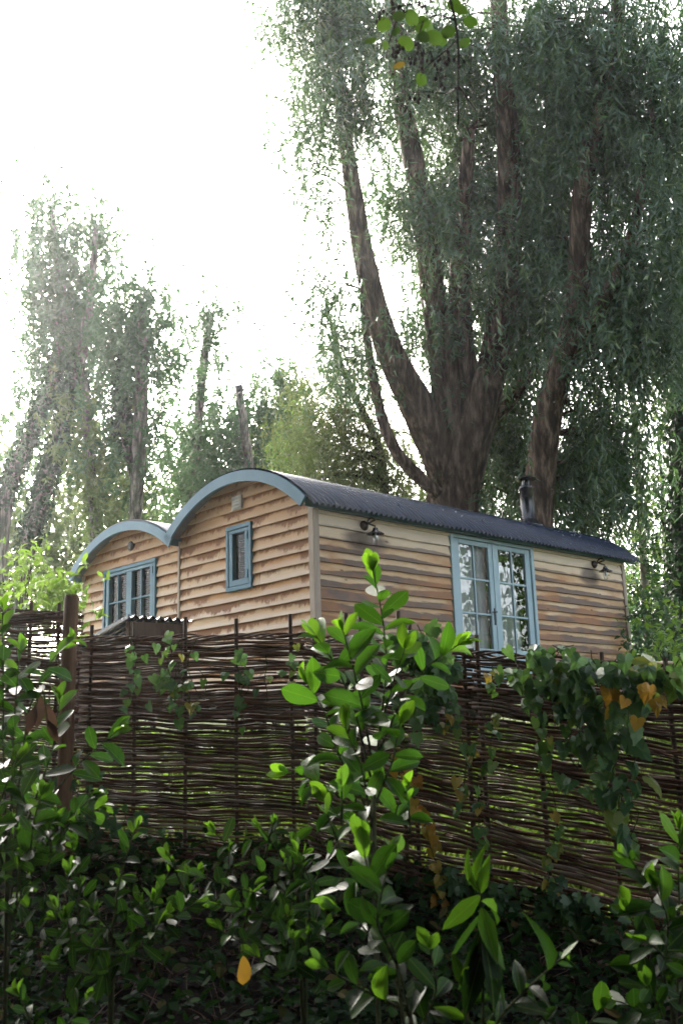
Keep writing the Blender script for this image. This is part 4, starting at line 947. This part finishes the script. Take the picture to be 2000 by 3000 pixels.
# ------------------------------------------------------------------ laurels
def shoot(mb, acc, path, L, rng, n=None, tipup=True, r0=.006, start=.15, young=.25, step=.035, el=.5):
    P = smooth_path(path, 24); d = np.r_[0, np.cumsum(np.linalg.norm(np.diff(P, axis=0), axis=1))]
    mb.tube(P, np.linspace(r0, .0025, 24), 6)
    ln_ = d[-1]; k = int(ln_*(1-start)/step) if n is None else n
    a0 = rng.uniform(0, 6.28)
    for i in range(k):
        f = start + (1-start)*(i+.5)/k; s = f*ln_
        p = np.array([np.interp(s, d, P[:, q]) for q in range(3)])
        t = np.array([np.interp(min(s+.03, ln_), d, P[:, q])-np.interp(max(s-.03, 0), d, P[:, q]) for q in range(3)]); t /= np.linalg.norm(t)+1e-9
        a = a0 + i*2.4 + rng.normal(0, .3)
        x = np.cross(t, [0, .2, 1.0]) if abs(t[2]) < .95 else np.cross(t, [0, 1.0, 0]); x /= np.linalg.norm(x); y = np.cross(t, x)
        o = x*math.cos(a)+y*math.sin(a)
        e = el + .55*(f > .9) + rng.normal(0, .15)
        T = o*math.cos(e) + t*math.sin(e); T[2] += rng.normal(.0, .12)
        Nn = t*.35 + np.array([0, -.85, .65]) + rng.normal(0, .38, 3)
        sz = L*(1 - .35*(f > .93))*rng.uniform(.6, 1.16)
        acc.append((p, T, Nn, sz, np.clip(rng.normal(.4, .2) + (young if f > .85 else 0) + (.25 if f > .95 else 0), 0, 1)))
    for q in range(3 if tipup else 0):
        T = t*1.0 + x*rng.normal(0, .35) + y*rng.normal(0, .35); acc.append((P[-1], T, rng.normal(size=3), L*rng.uniform(.45, .75), min(1, .75+young)))
def laurel(label, shoots, L, seed, name='laurel_bush', base=None, fill=(), W=.47, mat='laurel', cat='shrub', tm=T_LAUREL, **kw):
    rng = np.random.default_rng(seed); acc = []; mb = MB(); first = None
    paths = []
    for sh in shoots:
        pts = np.array([at(x, y, D) for x, y, D in sh[0]]); paths.append((pts, sh[1] if len(sh) > 1 else {}))
    for (px, py, rx, ry, Df, nf) in fill:      # short side shoots thickening the bush
        for _ in range(nf):
            a = rng.uniform(0, 6.28); r = math.sqrt(rng.random()); x, y = px+rx*r*math.cos(a), py+ry*r*math.sin(a); dd = Df+rng.uniform(-.35, .35); q = rng.normal(0, 45)
            paths.append((np.array([at(x, y, dd), at(x+q*.4, y-45, dd-.03), at(x+q, y-rng.uniform(70, 120), dd-.06)]), dict(start=.1, L=L*rng.uniform(.75, 1.0), young=rng.choice([0, .1, .35]))))
    b = paths[0][0][0]; g0 = float(gz(b[0], b[1])); t = thing(name, (b[0], b[1], g0), label, cat)
    for k, (pts, o) in enumerate(paths):
        s = pts[0]; root = np.array([b[0]+rng.normal(0, .004), b[1]+rng.normal(0, .004), g0-.05])
        if k < 3 and s[2] > g0+.1:
            j = smooth_path([root, (root*.5+s*.5)+[0, 0, .05], s], 10); mb.tube(j, np.linspace(.0075, .006, 10), 6)
        oo = {q: v for q, v in o.items() if q != 'noroot'}; ll = oo.pop('L', L)
        shoot(mb, acc, pts, ll, rng, **{**kw, **oo})
    mb.build('stem', M['stem'], t, smooth=True)
    A = [np.array([a[i] for a in acc]) for i in range(5)]
    leaves('foliage', A[0], A[1], A[2], A[3], A[3]*W*rng.uniform(.88, 1.1, len(A[3])), tm, M[mat], t, smooth=True, rnd=A[4], rng=rng)
    return t
D = 4.25
laurel('tall bright green laurel rising in front of the fence to the hut wall', [
    ([(1085, 2420, D), (1110, 2150, D), (1135, 1950, D), (1120, 1800, D), (1092, 1672, D)], dict(start=.28, young=.3, L=.15, step=.024)),
    ([(1090, 2300, D), (1040, 2080, D), (985, 1950, D), (925, 1862, D)], dict(start=.3, young=.35)),
    ([(1095, 2260, D), (1060, 2060, D-.1), (1030, 1940, D-.15), (1005, 1850, D-.15)], dict(start=.35)),
    ([(1110, 2200, D), (1180, 2040, D+.05), (1250, 1950, D+.05), (1340, 1890, D+.1)], dict(start=.4, young=.4)),
    ([(1110, 2150, D), (1150, 2000, D-.1), (1185, 1900, D-.15)], dict(start=.3)),
    ([(1080, 2380, D), (985, 2200, D), (950, 2080, D-.05), (900, 2000, D)], dict(start=.3)),
    ([(1080, 2420, D), (990, 2330, D), (905, 2280, D), (845, 2262, D)], dict(start=.25)),
    ([(1090, 2420, D), (1060, 2250, D-.2), (1010, 2130, D-.25)], dict(start=.2)),
    ([(1100, 2350, D), (1150, 2230, D-.1), (1170, 2120, D-.1)], dict(start=.2)),
    ([(1085, 2430, D), (1000, 2400, D-.1), (960, 2350, D-.1)], dict(start=.2))], .152, 101, mat='laurelb', fill=[(1080, 2420, 130, 90, 4.3, 5)])
D = 3.3
laurel('laurel in the lower middle with large leaves and a pale yellow-green tip', [
    ([(1235, 3120, D), (1180, 2880, D), (1120, 2680, D), (1075, 2540, D), (1058, 2470, D)], dict(start=.1, young=.5)),
    ([(1200, 2980, D), (1130, 2800, D+.1), (1050, 2700, D+.15), (985, 2660, D+.15)], dict(start=.2)),
    ([(1160, 2820, D), (1100, 2700, D-.1), (1130, 2560, D-.05), (1150, 2500, D)], dict(start=.3)),
    ([(1190, 2960, D), (1120, 2930, D), (1010, 2870, D), (950, 2830, D)], dict(start=.2)),
    ([(1215, 3060, D), (1280, 2900, D), (1260, 2780, D)], dict(start=.2))], .135, 102, W=.47)
D = 3.05
laurel('young laurel sucker with long drooping pale leaves at lower right of centre', [
    ([(1410, 3150, D), (1415, 3000, D), (1412, 2850, D), (1408, 2615, D)], dict(start=.66, n=11, young=.35, el=-1.05, L=.22)),
    ([(1415, 3060, D), (1480, 2960, D), (1560, 2880, D), (1640, 2810, D+.05)], dict(start=.15, young=.35)),
    ([(1405, 3080, D), (1360, 2980, D), (1365, 2880, D)], dict(start=.2))], .135, 103, W=.33, tm=T_LANCE)
D = 4.4
laurel('laurel spreading low beneath the long fence panel, left of centre', [
    ([(880, 2640, D), (840, 2540, D), (790, 2460, D), (760, 2420, D)], dict(start=.1)), ([(870, 2650, D), (780, 2560, D), (690, 2500, D), (630, 2440, D)], dict(start=.1)),
    ([(900, 2620, D), (960, 2520, D), (1000, 2450, D), (1020, 2400, D)], dict(start=.1)), ([(860, 2660, D), (760, 2620, D-.1), (650, 2590, D-.1), (560, 2560, D-.1)], dict(start=.1)),
    ([(880, 2660, D), (960, 2620, D-.2), (1020, 2560, D-.2), (1050, 2500, D-.2)], dict(start=.1)), ([(880, 2700, D), (800, 2700, D-.2), (720, 2660, D-.2), (640, 2650, D-.2)], dict(start=.1)),
    ([(890, 2720, D), (930, 2640, D-.3), (900, 2560, D-.3), (870, 2500, D-.3)], dict(start=.1)), ([(870, 2750, D), (780, 2780, D-.3), (700, 2760, D-.3), (640, 2720, D-.3)], dict(start=.1)), ([(900, 2760, D), (860, 2850, D-.4), (800, 2830, D-.4), (750, 2800, D-.4)], dict(start=.1))], .106, 104, W=.42, fill=[(760, 2640, 220, 130, 4.5, 10), (900, 2760, 140, 110, 4.2, 7)])
D = 4.6
laurel('dark laurel thicket at lower left with blue-shining leaves', [
    ([(330, 2720, D), (350, 2580, D), (380, 2480, D), (395, 2430, D)], dict(start=.1, young=.4)), ([(320, 2720, D), (250, 2640, D), (225, 2590, D), (215, 2555, D)], dict(start=.1)),
    ([(340, 2720, D), (430, 2640, D), (480, 2590, D), (500, 2545, D)], dict(start=.1)), ([(300, 2740, D), (180, 2680, D), (90, 2660, D), (50, 2640, D)], dict(start=.1)),
    ([(290, 2760, D), (150, 2760, D-.1), (60, 2740, D-.1), (-10, 2720, D-.1)], dict(start=.1)), ([(340, 2750, D), (420, 2720, D-.2), (520, 2680, D-.2), (580, 2640, D-.2)], dict(start=.1)),
    ([(320, 2780, D), (260, 2780, D-.3), (200, 2720, D-.3), (170, 2660, D-.3)], dict(start=.1)), ([(340, 2800, D), (380, 2790, D-.3), (440, 2760, D-.3), (470, 2700, D-.3)], dict(start=.1)), ([(330, 2820, D), (300, 2860, D-.4), (230, 2850, D-.4), (160, 2820, D-.4)], dict(start=.1))], .106, 105, W=.42, fill=[(230, 2720, 260, 120, 4.6, 11), (450, 2680, 140, 90, 4.6, 6), (120, 2560, 150, 70, 4.8, 8)])
D = 4.5
laurel('laurel climbing the left picture edge in front of the round post', [
    ([(40, 2500, D), (60, 2250, D), (90, 2050, D), (150, 1930, D), (205, 1880, D)], dict(start=.25, young=.4)), ([(20, 2480, D), (10, 2200, D), (10, 1950, D), (8, 1785, D)], dict(start=.2, young=.4)),
    ([(30, 2450, D), (40, 2150, D), (50, 2000, D), (60, 1905, D)], dict(start=.3)), ([(50, 2480, D), (120, 2300, D), (160, 2180, D), (175, 2050, D)], dict(start=.2)),
    ([(50, 2480, D), (150, 2330, D+.1), (250, 2220, D+.1), (345, 2140, D+.1)], dict(start=.55)), ([(40, 2520, D), (130, 2450, D-.1), (220, 2390, D-.1), (290, 2370, D-.1)], dict(start=.2)),
    ([(30, 2540, D), (90, 2500, D-.2), (100, 2400, D-.2), (120, 2330, D-.2)], dict(start=.1)), ([(10, 2540, D), (-20, 2400, D-.2), (20, 2300, D-.2), (50, 2220, D-.2)], dict(start=.1))], .128, 106, fill=[(120, 2450, 150, 90, 4.7, 11)])
D = 3.9
laurel('laurel at the lower right picture edge with rounded pale leaves', [
    ([(1960, 3060, D), (1900, 2850, D), (1860, 2720, D), (1830, 2660, D)], dict(start=.2, young=.3)), ([(1970, 3020, D), (1950, 2750, D), (1890, 2580, D), (1840, 2510, D)], dict(start=.3)),
    ([(1980, 2980, D), (1990, 2700, D), (1985, 2540, D), (1990, 2430, D)], dict(start=.2, young=.4)), ([(1980, 3000, D), (1940, 2850, D-.1), (1960, 2700, D-.1), (1920, 2600, D-.1)], dict(start=.2)), ([(1990, 3060, D), (1900, 2980, D-.2), (1840, 2940, D-.2), (1790, 2930, D-.2)], dict(start=.2))], .135, 107, W=.5, fill=[(1930, 2860, 110, 130, 3.9, 9)])
D = 3.4
laurel('small dark laurel seedlings along the bottom edge, right of centre', [
    ([(1650, 3150, D), (1600, 3000, D), (1560, 2920, D)], dict(start=.1)), ([(1660, 3150, D), (1720, 3010, D), (1760, 2950, D)], dict(start=.1)), ([(1640, 3150, D), (1540, 3060, D), (1480, 3020, D)], dict(start=.1))], .095, 108, W=.55)
laurel('dark laurel seedlings in the bottom left corner', [
    ([(120, 3120, 3.7), (90, 2990, 3.7), (60, 2920, 3.7)], dict(start=.1)), ([(130, 3120, 3.7), (210, 2990, 3.7), (250, 2930, 3.7)], dict(start=.1)), ([(120, 3130, 3.7), (20, 3040, 3.7), (-30, 3000, 3.7)], dict(start=.1))], .095, 109, W=.5)

# dead hanging leaves on the left laurel, one yellow leaf low down
def few(name, label, cat, specs, mat, tm, group=None):
    P = np.array([at(*s[:3]) for s in specs]); t = thing(name, P[0], label, cat, group); rng = np.random.default_rng(200+len(specs))
    n = len(specs); T = np.array([s[3] for s in specs], float); N = np.tile([0, -1.0, .25], (n, 1)) + rng.normal(0, .3, (n, 3))
    mb = MB()
    top = P.mean(0) + np.array([0, 0, .07])
    for p in P: mb.tube(smooth_path([top, (top+p)/2+[0, 0, .01], p], 5), .0025, 5)
    mb.build('stalk', M['stem'], t)
    leaves('blade', P, T, N, np.array([s[4] for s in specs]), np.array([s[5] for s in specs]), tm, M[mat], t, smooth=True, rng=rng)
few('dead_leaf_cluster', 'withered brown leaves hanging before the round post', 'leaves', [(120, 2040, 4.3, (-.1, 0, -1), .14, .05), (135, 2060, 4.3, (.35, 0, -1), .15, .045), (105, 2070, 4.28, (-.3, 0, -1), .12, .05), (140, 2110, 4.28, (.5, 0, -1), .11, .04)], 'dead', T_LANCE)
few('yellow_leaf', 'single orange-yellow leaf hanging low beneath the left-centre laurel', 'leaf', [(712, 2800, 3.9, (.05, 0, -1), .11, .06)], 'yellow', T_LAUREL)

# ------------------------------------------------------------------ climbers on the fence
def climber(label, areas, lines, seed, mat='ivy', tm=T_HEART, sz=(.06, .11), off=(.04, .12), name='bindweed', rlo=0, rhi=1, cat='climber'):
    """areas (px,py,rx,ry,n); lines ([(px,py)...], n)"""
    rng = np.random.default_rng(seed); Q = []; own = []
    mb = MB()
    for px, py, rx, ry, n in areas:
        Q.append(np.c_[px+rx*.52*rng.normal(size=n).clip(-2.4, 2.4), py+ry*.55*rng.normal(size=n).clip(-2.2, 2.4)])
    for pts, n in lines:
        pts = np.array(pts, float); s = np.sort(rng.random(n)); k = np.linspace(0, 1, len(pts)); Q.append(np.c_[np.interp(s, k, pts[:, 0])+rng.normal(0, 11, n), np.interp(s, k, pts[:, 1])+rng.normal(0, 11, n)])
        W_ = np.array([at(p[0], p[1], float(fdepth(p[0]))-.05) for p in pts]); own.append(MB().tube(smooth_path(W_, 20)+rng.normal(0, .003, (20, 3)), .003, 5))
    Q = np.concatenate(Q); n = len(Q)
    for px, py, rx, ry, m_ in areas:
        for k in range(max(3, m_//14)):
            x0 = px+rng.uniform(-.8, .8)*rx; W_ = np.array([at(x0+rng.normal(0, 18), py+ry*f, float(fdepth(x0))-.05) for f in (-1.0, -.5, 0, .5, .95)]); mb.tube(smooth_path(W_, 16), .003, 5)
    P = at(Q[:, 0], Q[:, 1], fdepth(Q[:, 0]) - rng.uniform(off[0], off[1], n))
    b = P[np.argmin(P[:, 2])]; t = thing(name, (b[0], b[1], float(gz(b[0], b[1]-.1))), label, cat)
    if mb.v: mb.build('stem', M['stem'], t)
    for o_ in own: o_.build('stem', M['stem'], t)
    T = np.c_[rng.normal(0, .45, n), rng.normal(-.25, .25, n), -np.ones(n)]; N = np.c_[rng.normal(0, .4, n), -np.ones(n), rng.normal(.45, .35, n)]
    L = rng.uniform(sz[0], sz[1], n)
    leaves('foliage', P, T, N, L, L*rng.uniform(.8, 1.0, n), tm, M[mat], t, smooth=False, rng=rng, rnd=rng.uniform(rlo, rhi, n)**1.15)
climber('thick green bindweed tumbling over the right fence panel', [(1640, 1960, 150, 55, 46), (1880, 1980, 170, 55, 56), (1720, 2060, 130, 75, 40), (1750, 2170, 120, 90, 26), (1790, 2300, 90, 80, 14), (1830, 2430, 50, 50, 7), (1580, 1915, 70, 25, 12), (1560, 2010, 60, 50, 12)], [], 301, sz=(.07, .13), rhi=.9, off=(.03, .14))
climber('yellowing bindweed along the top of the right fence panel', [(1930, 1985, 110, 70, 6), (1830, 2040, 70, 70, 4)], [], 302, mat='yellow', sz=(.06, .10), off=(.12, .24))
climber('dark green ivy clump on the middle fence panel, right of the tall laurel', [(1230, 1900, 80, 70, 60), (1250, 2040, 60, 80, 44), (1290, 1960, 40, 40, 16)], [], 303, tm=T_IVY, sz=(.06, .11), name='ivy', rhi=.7)
climber('orange-yellow trailing vine hanging down the middle fence panel', [], [([(1170, 2220), (1212, 2330), (1225, 2400)], 14), ([(1205, 2350), (1250, 2410), (1262, 2480), (1285, 2560), (1300, 2640)], 22)], 304, mat='yellow', sz=(.055, .095))
climber('pale thin leaves trailing down the long panel below the log store', [(480, 1960, 100, 90, 22), (560, 2030, 60, 70, 10)], [([(375, 1840), (400, 1950), (380, 2050)], 12), ([(480, 1850), (495, 1960), (520, 2100)], 14)], 305, sz=(.045, .085), rlo=.25, rhi=.95)
climber('sparse trailing leaves on the long panel just left of the tall laurel', [(740, 1990, 70, 70, 8)], [([(690, 1870), (700, 2000), (715, 2120)], 12), ([(860, 1870), (850, 1960), (870, 2040)], 10)], 306, sz=(.045, .08), rlo=.1, rhi=.9)
climber('yellow-green vine strand hanging on the right panel beside the middle panel', [], [([(1580, 2080), (1590, 2250), (1640, 2400), (1600, 2550), (1620, 2640)], 30), ([(1440, 1950), (1445, 2100), (1430, 2250)], 14)], 307, sz=(.045, .08), rlo=.5, rhi=1)
climber('thin brownish vine strands on the middle panel below the blue doors', [], [([(1310, 2080), (1370, 2200), (1350, 2400)], 16), ([(1400, 2300), (1405, 2450), (1400, 2560)], 14), ([(1300, 2000), (1320, 2150)], 8)], 308, sz=(.05, .085), rlo=.2, rhi=1)
climber('low dark ivy at the foot of the right fence panel', [(1520, 2640, 220, 60, 50), (1700, 2700, 150, 60, 40), (1350, 2600, 90, 60, 24)], [], 309, tm=T_IVY, sz=(.05, .10), name='ivy', rhi=.5)
climber('dark ivy in the shade below the left stepped panel', [(120, 2330, 150, 110, 60), (300, 2430, 140, 70, 46)], [], 310, tm=T_IVY, sz=(.05, .09), name='ivy', rhi=.45)

# ------------------------------------------------------------------ the bank: litter, twigs, ground cover
def scatter_bank(n, rng, x0=-2.6, x1=2.6, d0=-3.0, d1=.1):
    x = rng.uniform(x0, x1, n); y = np.interp(x, FB[:, 0], FB[:, 1]) + rng.uniform(d0, d1, n); return np.stack([x, y, gz(x, y)], -1)
rng = np.random.default_rng(400)
P = scatter_bank(5200, rng); n = len(P); P[:, 2] += rng.uniform(.004, .035, n)
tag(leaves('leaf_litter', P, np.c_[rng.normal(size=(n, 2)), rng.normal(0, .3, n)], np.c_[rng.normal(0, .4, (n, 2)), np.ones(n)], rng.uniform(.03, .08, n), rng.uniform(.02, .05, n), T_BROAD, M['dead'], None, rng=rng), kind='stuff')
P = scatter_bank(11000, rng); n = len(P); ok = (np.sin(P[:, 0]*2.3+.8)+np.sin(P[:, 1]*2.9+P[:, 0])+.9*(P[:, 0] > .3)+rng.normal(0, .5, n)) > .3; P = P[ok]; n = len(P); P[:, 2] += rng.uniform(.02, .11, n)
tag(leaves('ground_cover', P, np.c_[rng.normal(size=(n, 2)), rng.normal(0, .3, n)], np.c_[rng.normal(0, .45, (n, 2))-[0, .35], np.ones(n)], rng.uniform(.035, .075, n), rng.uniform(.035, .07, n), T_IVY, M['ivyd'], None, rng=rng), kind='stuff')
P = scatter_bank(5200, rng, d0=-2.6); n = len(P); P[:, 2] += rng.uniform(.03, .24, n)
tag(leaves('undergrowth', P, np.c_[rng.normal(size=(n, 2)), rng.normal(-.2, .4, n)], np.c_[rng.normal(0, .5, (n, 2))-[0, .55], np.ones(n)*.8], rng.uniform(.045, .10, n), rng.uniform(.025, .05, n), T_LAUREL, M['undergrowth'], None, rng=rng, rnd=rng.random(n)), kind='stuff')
mb = MB(); P = scatter_bank(900, rng)
for p in P:
    a = rng.uniform(0, 3.14); l = rng.uniform(.06, .3); e = np.array([math.cos(a)*l, math.sin(a)*l, 0]); m_ = p+e*.5; q = p+e
    mb.tube([p+[0, 0, .012], [m_[0], m_[1], float(gz(m_[0], m_[1]))+.03], [q[0], q[1], float(gz(q[0], q[1]))+.012+rng.uniform(0, .05)]], [.003, .003, .0015], 4, rnd=rng.random())
tag(mb.build('fallen_twigs', M['rod'], None), kind='stuff')

# ------------------------------------------------------------------ overhanging alder
def alder():
    rng = np.random.default_rng(500); base = np.array([2.3, -1.6, float(gz(2.3, -1.6))])
    t = thing('alder_tree', base, 'overhanging alder branch with round green leaves and small black cones', 'tree')
    mb = MB(); trunk = smooth_path([base-[0, 0, .3], base+[-.05, .1, 2], base+[-.2, .5, 5], base+[-.5, 1.4, 8.5]], 24); mb.tube(trunk, np.linspace(.24, .07, 24), 16, wob=.05, rng=rng)
    mb.tube(smooth_path([trunk[13], [1.5, 1.0, 3.6], [.95, 2.6, 3.75], at(1300, -60, 3.5)], 24), np.linspace(.06, .012, 24), 8)
    for e in ((-1.5, 6.5, 9.0), (.8, 7.5, 10.0), (2.6, 6.0, 8.6)): mb.tube(smooth_path([trunk[18], [(trunk[18][0]+e[0])/2, (trunk[18][1]+e[1])/2, e[2]-.3], e], 20), np.linspace(.08, .015, 20), 8)
    for _ in range(26):
        a = rng.uniform(0, 6.28); h = rng.integers(10, 24); l = rng.uniform(1.5, 3.6); p = trunk[h]
        mb.tube(smooth_path([p, p+[math.cos(a)*l*.5, math.sin(a)*l*.5, .5], p+[math.cos(a)*l, math.sin(a)*l, .9]], 8), np.linspace(.05, .012, 8), 6)
    mb.build('trunk', M['barkd'], t, smooth=True)
    # unseen crown over the viewer, thickened and spread forward to shade the bank
    n = 34000; c = rng.normal(size=(460, 3))*[2.9, 2.2, 1.1] + base + [-2.0, 3.6, 8.4]
    P = c[rng.integers(0, 460, n)] + rng.normal(size=(n, 3))*[.45, .45, .25]
    q = 26000; yc = rng.normal(6.3, 1.7, 380).clip(2.5, 9.5); c2 = np.stack([rng.normal(.2, 2.6, 380), yc, yc*.95+1.9+abs(rng.normal(0, 1.1, 380))], -1)
    P2_ = c2[rng.integers(0, 380, q)] + rng.normal(size=(q, 3))*[.45, .45, .22]; P = np.concatenate([P, P2_])
    zlim = P[:, 1]*.93 + .95; k = (P[:, 2] > zlim) & (P[:, 2] > 2.6); P = P[k]; n = len(P)
    leaves('crown', P, rdir(n, rng), np.c_[rng.normal(0, .5, (n, 2)), np.ones(n)], rng.uniform(.16, .24, n), rng.uniform(.15, .22, n), T_ROUND, M['alder'], t, rng=rng, rnd=rng.random(n)*.85)
    # the hanging twig in view
    D = 3.5; tw = MB()
    main = [(1300, -60), (1335, 60), (1342, 150), (1340, 230), (1338, 262), (1343, 330), (1340, 365)]
    main = [at(x, y, D) for x, y in main]; tw.tube(smooth_path(main, 20), np.linspace(.006, .002, 20), 6)
    subs = [[(1338, 258), (1300, 275), (1255, 268), (1200, 270)], [(1335, 60), (1280, 40), (1220, 70), (1170, 120)], [(1300, -40), (1220, 10), (1150, 20), (1120, 60)], [(1338, 120), (1290, 160), (1240, 200), (1220, 250)], [(1240, 60), (1220, 120), (1230, 190)], [(1160, 60), (1140, 120), (1130, 170)], [(1340, 250), (1375, 300), (1395, 325)]]
    tips = []
    for s in subs:
        pts = smooth_path([at(x, y, D+rng.normal(0, .06)) for x, y in s], 14); tw.tube(pts, np.linspace(.0035, .0015, 14), 5); tips.append(pts)
    tw.build('twig', M['barkd'], t, smooth=True)
    LS = .80
    lv = [(1115, 70, .075), (1090, 125, .06), (1200, 45, .075), (1215, 70, .08), (1255, 75, .08), (1195, 120, .085), (1290, 110, .085), (1310, 95, .07), (1340, 30, .07), (1360, 70, .07), (1150, 100, .05), (1175, 200, .06), (1228, 232, .06), (1180, 55, .06), (1325, 10, .07), (1300, 120, .06), (1125, 140, .04), (1370, 130, .06), (1240, 110, .06)]
    P = np.array([at(x, y-22, D+rng.normal(0, .07)) for x, y, _ in lv]); n = len(P); L = np.array([l for *_, l in lv])*LS
    leaves('foliage', P, np.c_[rng.normal(0, .6, n), rng.normal(0, .3, n), -np.ones(n)], np.c_[rng.normal(0, .4, n), -np.ones(n), rng.normal(0, .4, n)], L, L*.92, T_ROUND, M['alder'], t, smooth=True, rng=rng, rnd=np.where(np.arange(n) == 11, 1.0, rng.random(n)*.85))
    cl = [(1150, 20), (1170, 40), (1120, 45), (1140, 160), (1160, 155), (1175, 165), (1225, 150), (1215, 175), (1240, 185), (1265, 140), (1260, 175), (1285, 180), (1300, 190), (1330, 170), (1345, 185), (1290, 20), (1240, 15), (1320, 45), (1280, 235), (1300, 225), (1225, 290), (1275, 60), (1310, 170), (1210, 205)]
    for x, y in cl[::2]+cl[1:8:3]:
        cn = MB(); hub = at(x, y-26, D)
        for _ in range(5):
            p = at(x+rng.normal(0, 11), y+rng.normal(0, 11), D+rng.normal(0, .04)); r = rng.uniform(.0045, .007)
            cn.lathe([(0, -1.3*r), (.7*r, -1*r), (1.0*r, -.2*r), (.85*r, .7*r), (.3*r, 1.3*r), (0, 1.35*r)], p, 'z', 8)
            cn.tube([p, (p+hub)/2+[0, 0, .004], hub], .0012, 4)
        cn.build('cone_cluster', M['barkd'], t, smooth=False)
alder()

# alders out of view; those behind and left of the viewer added as shade
def shade_tree(x, y, seed, label, n=16000):
    rng = np.random.default_rng(seed); base = np.array([x, y, float(gz(x, y))]); t = thing('alder_tree', base, label, 'tree')
    mb = MB(); tr = smooth_path([base-[0, 0, .3], base+[.1, 0, 3], base+[.2, .0, 9]], 16); mb.tube(tr, np.linspace(.28, .08, 16), 12, wob=.05, rng=rng); mb.build('trunk', M['barkd'], t, smooth=True)
    c = rng.normal(size=(200, 3))*[2.2, 1.8, 2.4] + base + [0, 0, 5.5]; P = c[rng.integers(0, 200, n)] + rng.normal(size=(n, 3))*.5
    k = (P[:, 2] > P[:, 1]*1.0+.9) & ((P[:, 1] < -.5) | (P[:, 2] > 2.5)) & (P[:, 2] > -1.2) | (abs(P[:, 0]) > .5*P[:, 1]+1.4) & (P[:, 2] > -1.0) & (abs(P[:, 0]) > 2.4); P = P[k]; n = len(P)
    leaves('crown', P, rdir(n, rng), rdir(n, rng)+[0, 0, .6], rng.uniform(.14, .22, n), rng.uniform(.13, .2, n), T_ROUND, M['alder'], t, rng=rng, rnd=rng.random(n)*.8)
shade_tree(-2.2, -2.6, 601, 'unseen alder added just behind the viewpoint on the left, its crown shading the bank')
shade_tree(1.0, -4.6, 602, 'unseen alder added behind the viewpoint, shading the laurels')
shade_tree(-4.6, 2.0, 603, 'unseen alder added as shade beside the path to the left of the viewpoint')
shade_tree(-6.5, -3.0, 604, 'unseen alder added as shade farther back on the left behind the viewpoint')
shade_tree(-5.8, 4.6, 605, 'alder added as shade at the left beside the fence, out of view')

shade_tree(13.5, 14.6, 606, 'alder standing off to the right of the hut, out of view', 1500)
shade_tree(18.0, 18.0, 607, 'alder farther off to the right of the hut, out of view', 6000)
def shade_wood_behind():  # leaf mass added out of view behind the viewer to block skylight
    rng = np.random.default_rng(620); n = 30000
    c = np.stack([rng.uniform(-16, 4, 420), rng.uniform(-12, -7, 420), rng.uniform(-1.2, 8.5, 420)], -1)
    P = c[rng.integers(0, 420, n)] + rng.normal(size=(n, 3))*.7
    tag(leaves('unseen_shade_wood', P, rdir(n, rng), rdir(n, rng)+[0, 0, .5], rng.uniform(.22, .36, n), rng.uniform(.2, .3, n), T_ROUND, M['alder'], None, rng=rng, rnd=rng.random(n)*.8), kind='stuff')
shade_wood_behind()

# ------------------------------------------------------------------ light and air
SUN_AZ, SUN_EL = -21.0, 28.0      # degrees: azimuth from +Y (negative = left), elevation
sd = np.array([math.sin(rad(SUN_AZ))*math.cos(rad(SUN_EL)), math.cos(rad(SUN_AZ))*math.cos(rad(SUN_EL)), math.sin(rad(SUN_EL))])
sl = bpy.data.lights.new('sun', 'SUN'); sl.energy = 1.5; sl.angle = rad(14); sl.color = (1, .96, .9)
so = bpy.data.objects.new('sun', sl); COL.objects.link(so); so.rotation_euler = Vector(-sd).to_track_quat('-Z', 'Y').to_euler(); so.location = (-6, 10, 25)
w = bpy.data.worlds.new('World'); SC.world = w; w.use_nodes = True; nt = w.node_tree; nt.nodes.clear()
sky = nt.nodes.new('ShaderNodeTexSky'); sky.sky_type = 'NISHITA'; sky.sun_disc = False; sky.sun_elevation = rad(SUN_EL); sky.sun_rotation = rad(SUN_AZ)
sky.air_density = 1.0; sky.dust_density = 6.0; sky.ozone_density = .6
hs = nt.nodes.new('ShaderNodeHueSaturation'); hs.inputs['Saturation'].default_value = .48
bg = nt.nodes.new('ShaderNodeBackground'); bg.inputs[1].default_value = .15; wo = nt.nodes.new('ShaderNodeOutputWorld')
nt.links.new(sky.outputs[0], hs.inputs['Color']); nt.links.new(hs.outputs[0], bg.inputs[0]); nt.links.new(bg.outputs[0], wo.inputs[0])
HAZE = .00048
if HAZE > 0:
    mt, nt, out = newmat('thin_haze'); pv_ = nd(nt, 'ShaderNodeVolumePrincipled', Density=HAZE, Anisotropy=.82); pv_.inputs['Color'].default_value = (.95, .97, 1, 1); ln(nt, pv_.outputs[0], out.inputs['Volume'])
    mb = MB(); mb.box((-310, -70, -4), (310, 520, 75)); tag(mb.build('haze', mt, None), kind='stuff')
SC.view_settings.view_transform = 'Standard'; SC.view_settings.look = 'None'; SC.view_settings.gamma = 1; SC.view_settings.use_curve_mapping = False
SC.view_settings.exposure = 2.75
cy = SC.cycles
cy.max_bounces = 6; cy.diffuse_bounces = 3; cy.glossy_bounces = 3; cy.transmission_bounces = 4; cy.transparent_max_bounces = 10; cy.volume_bounces = 1
cy.use_denoising = True; cy.sample_clamp_indirect = 6; cy.caustics_reflective = False; cy.caustics_refractive = False
print('objects', len(bpy.data.objects), 'faces', sum(len(o.data.polygons) for o in bpy.data.objects if o.type == 'MESH'))
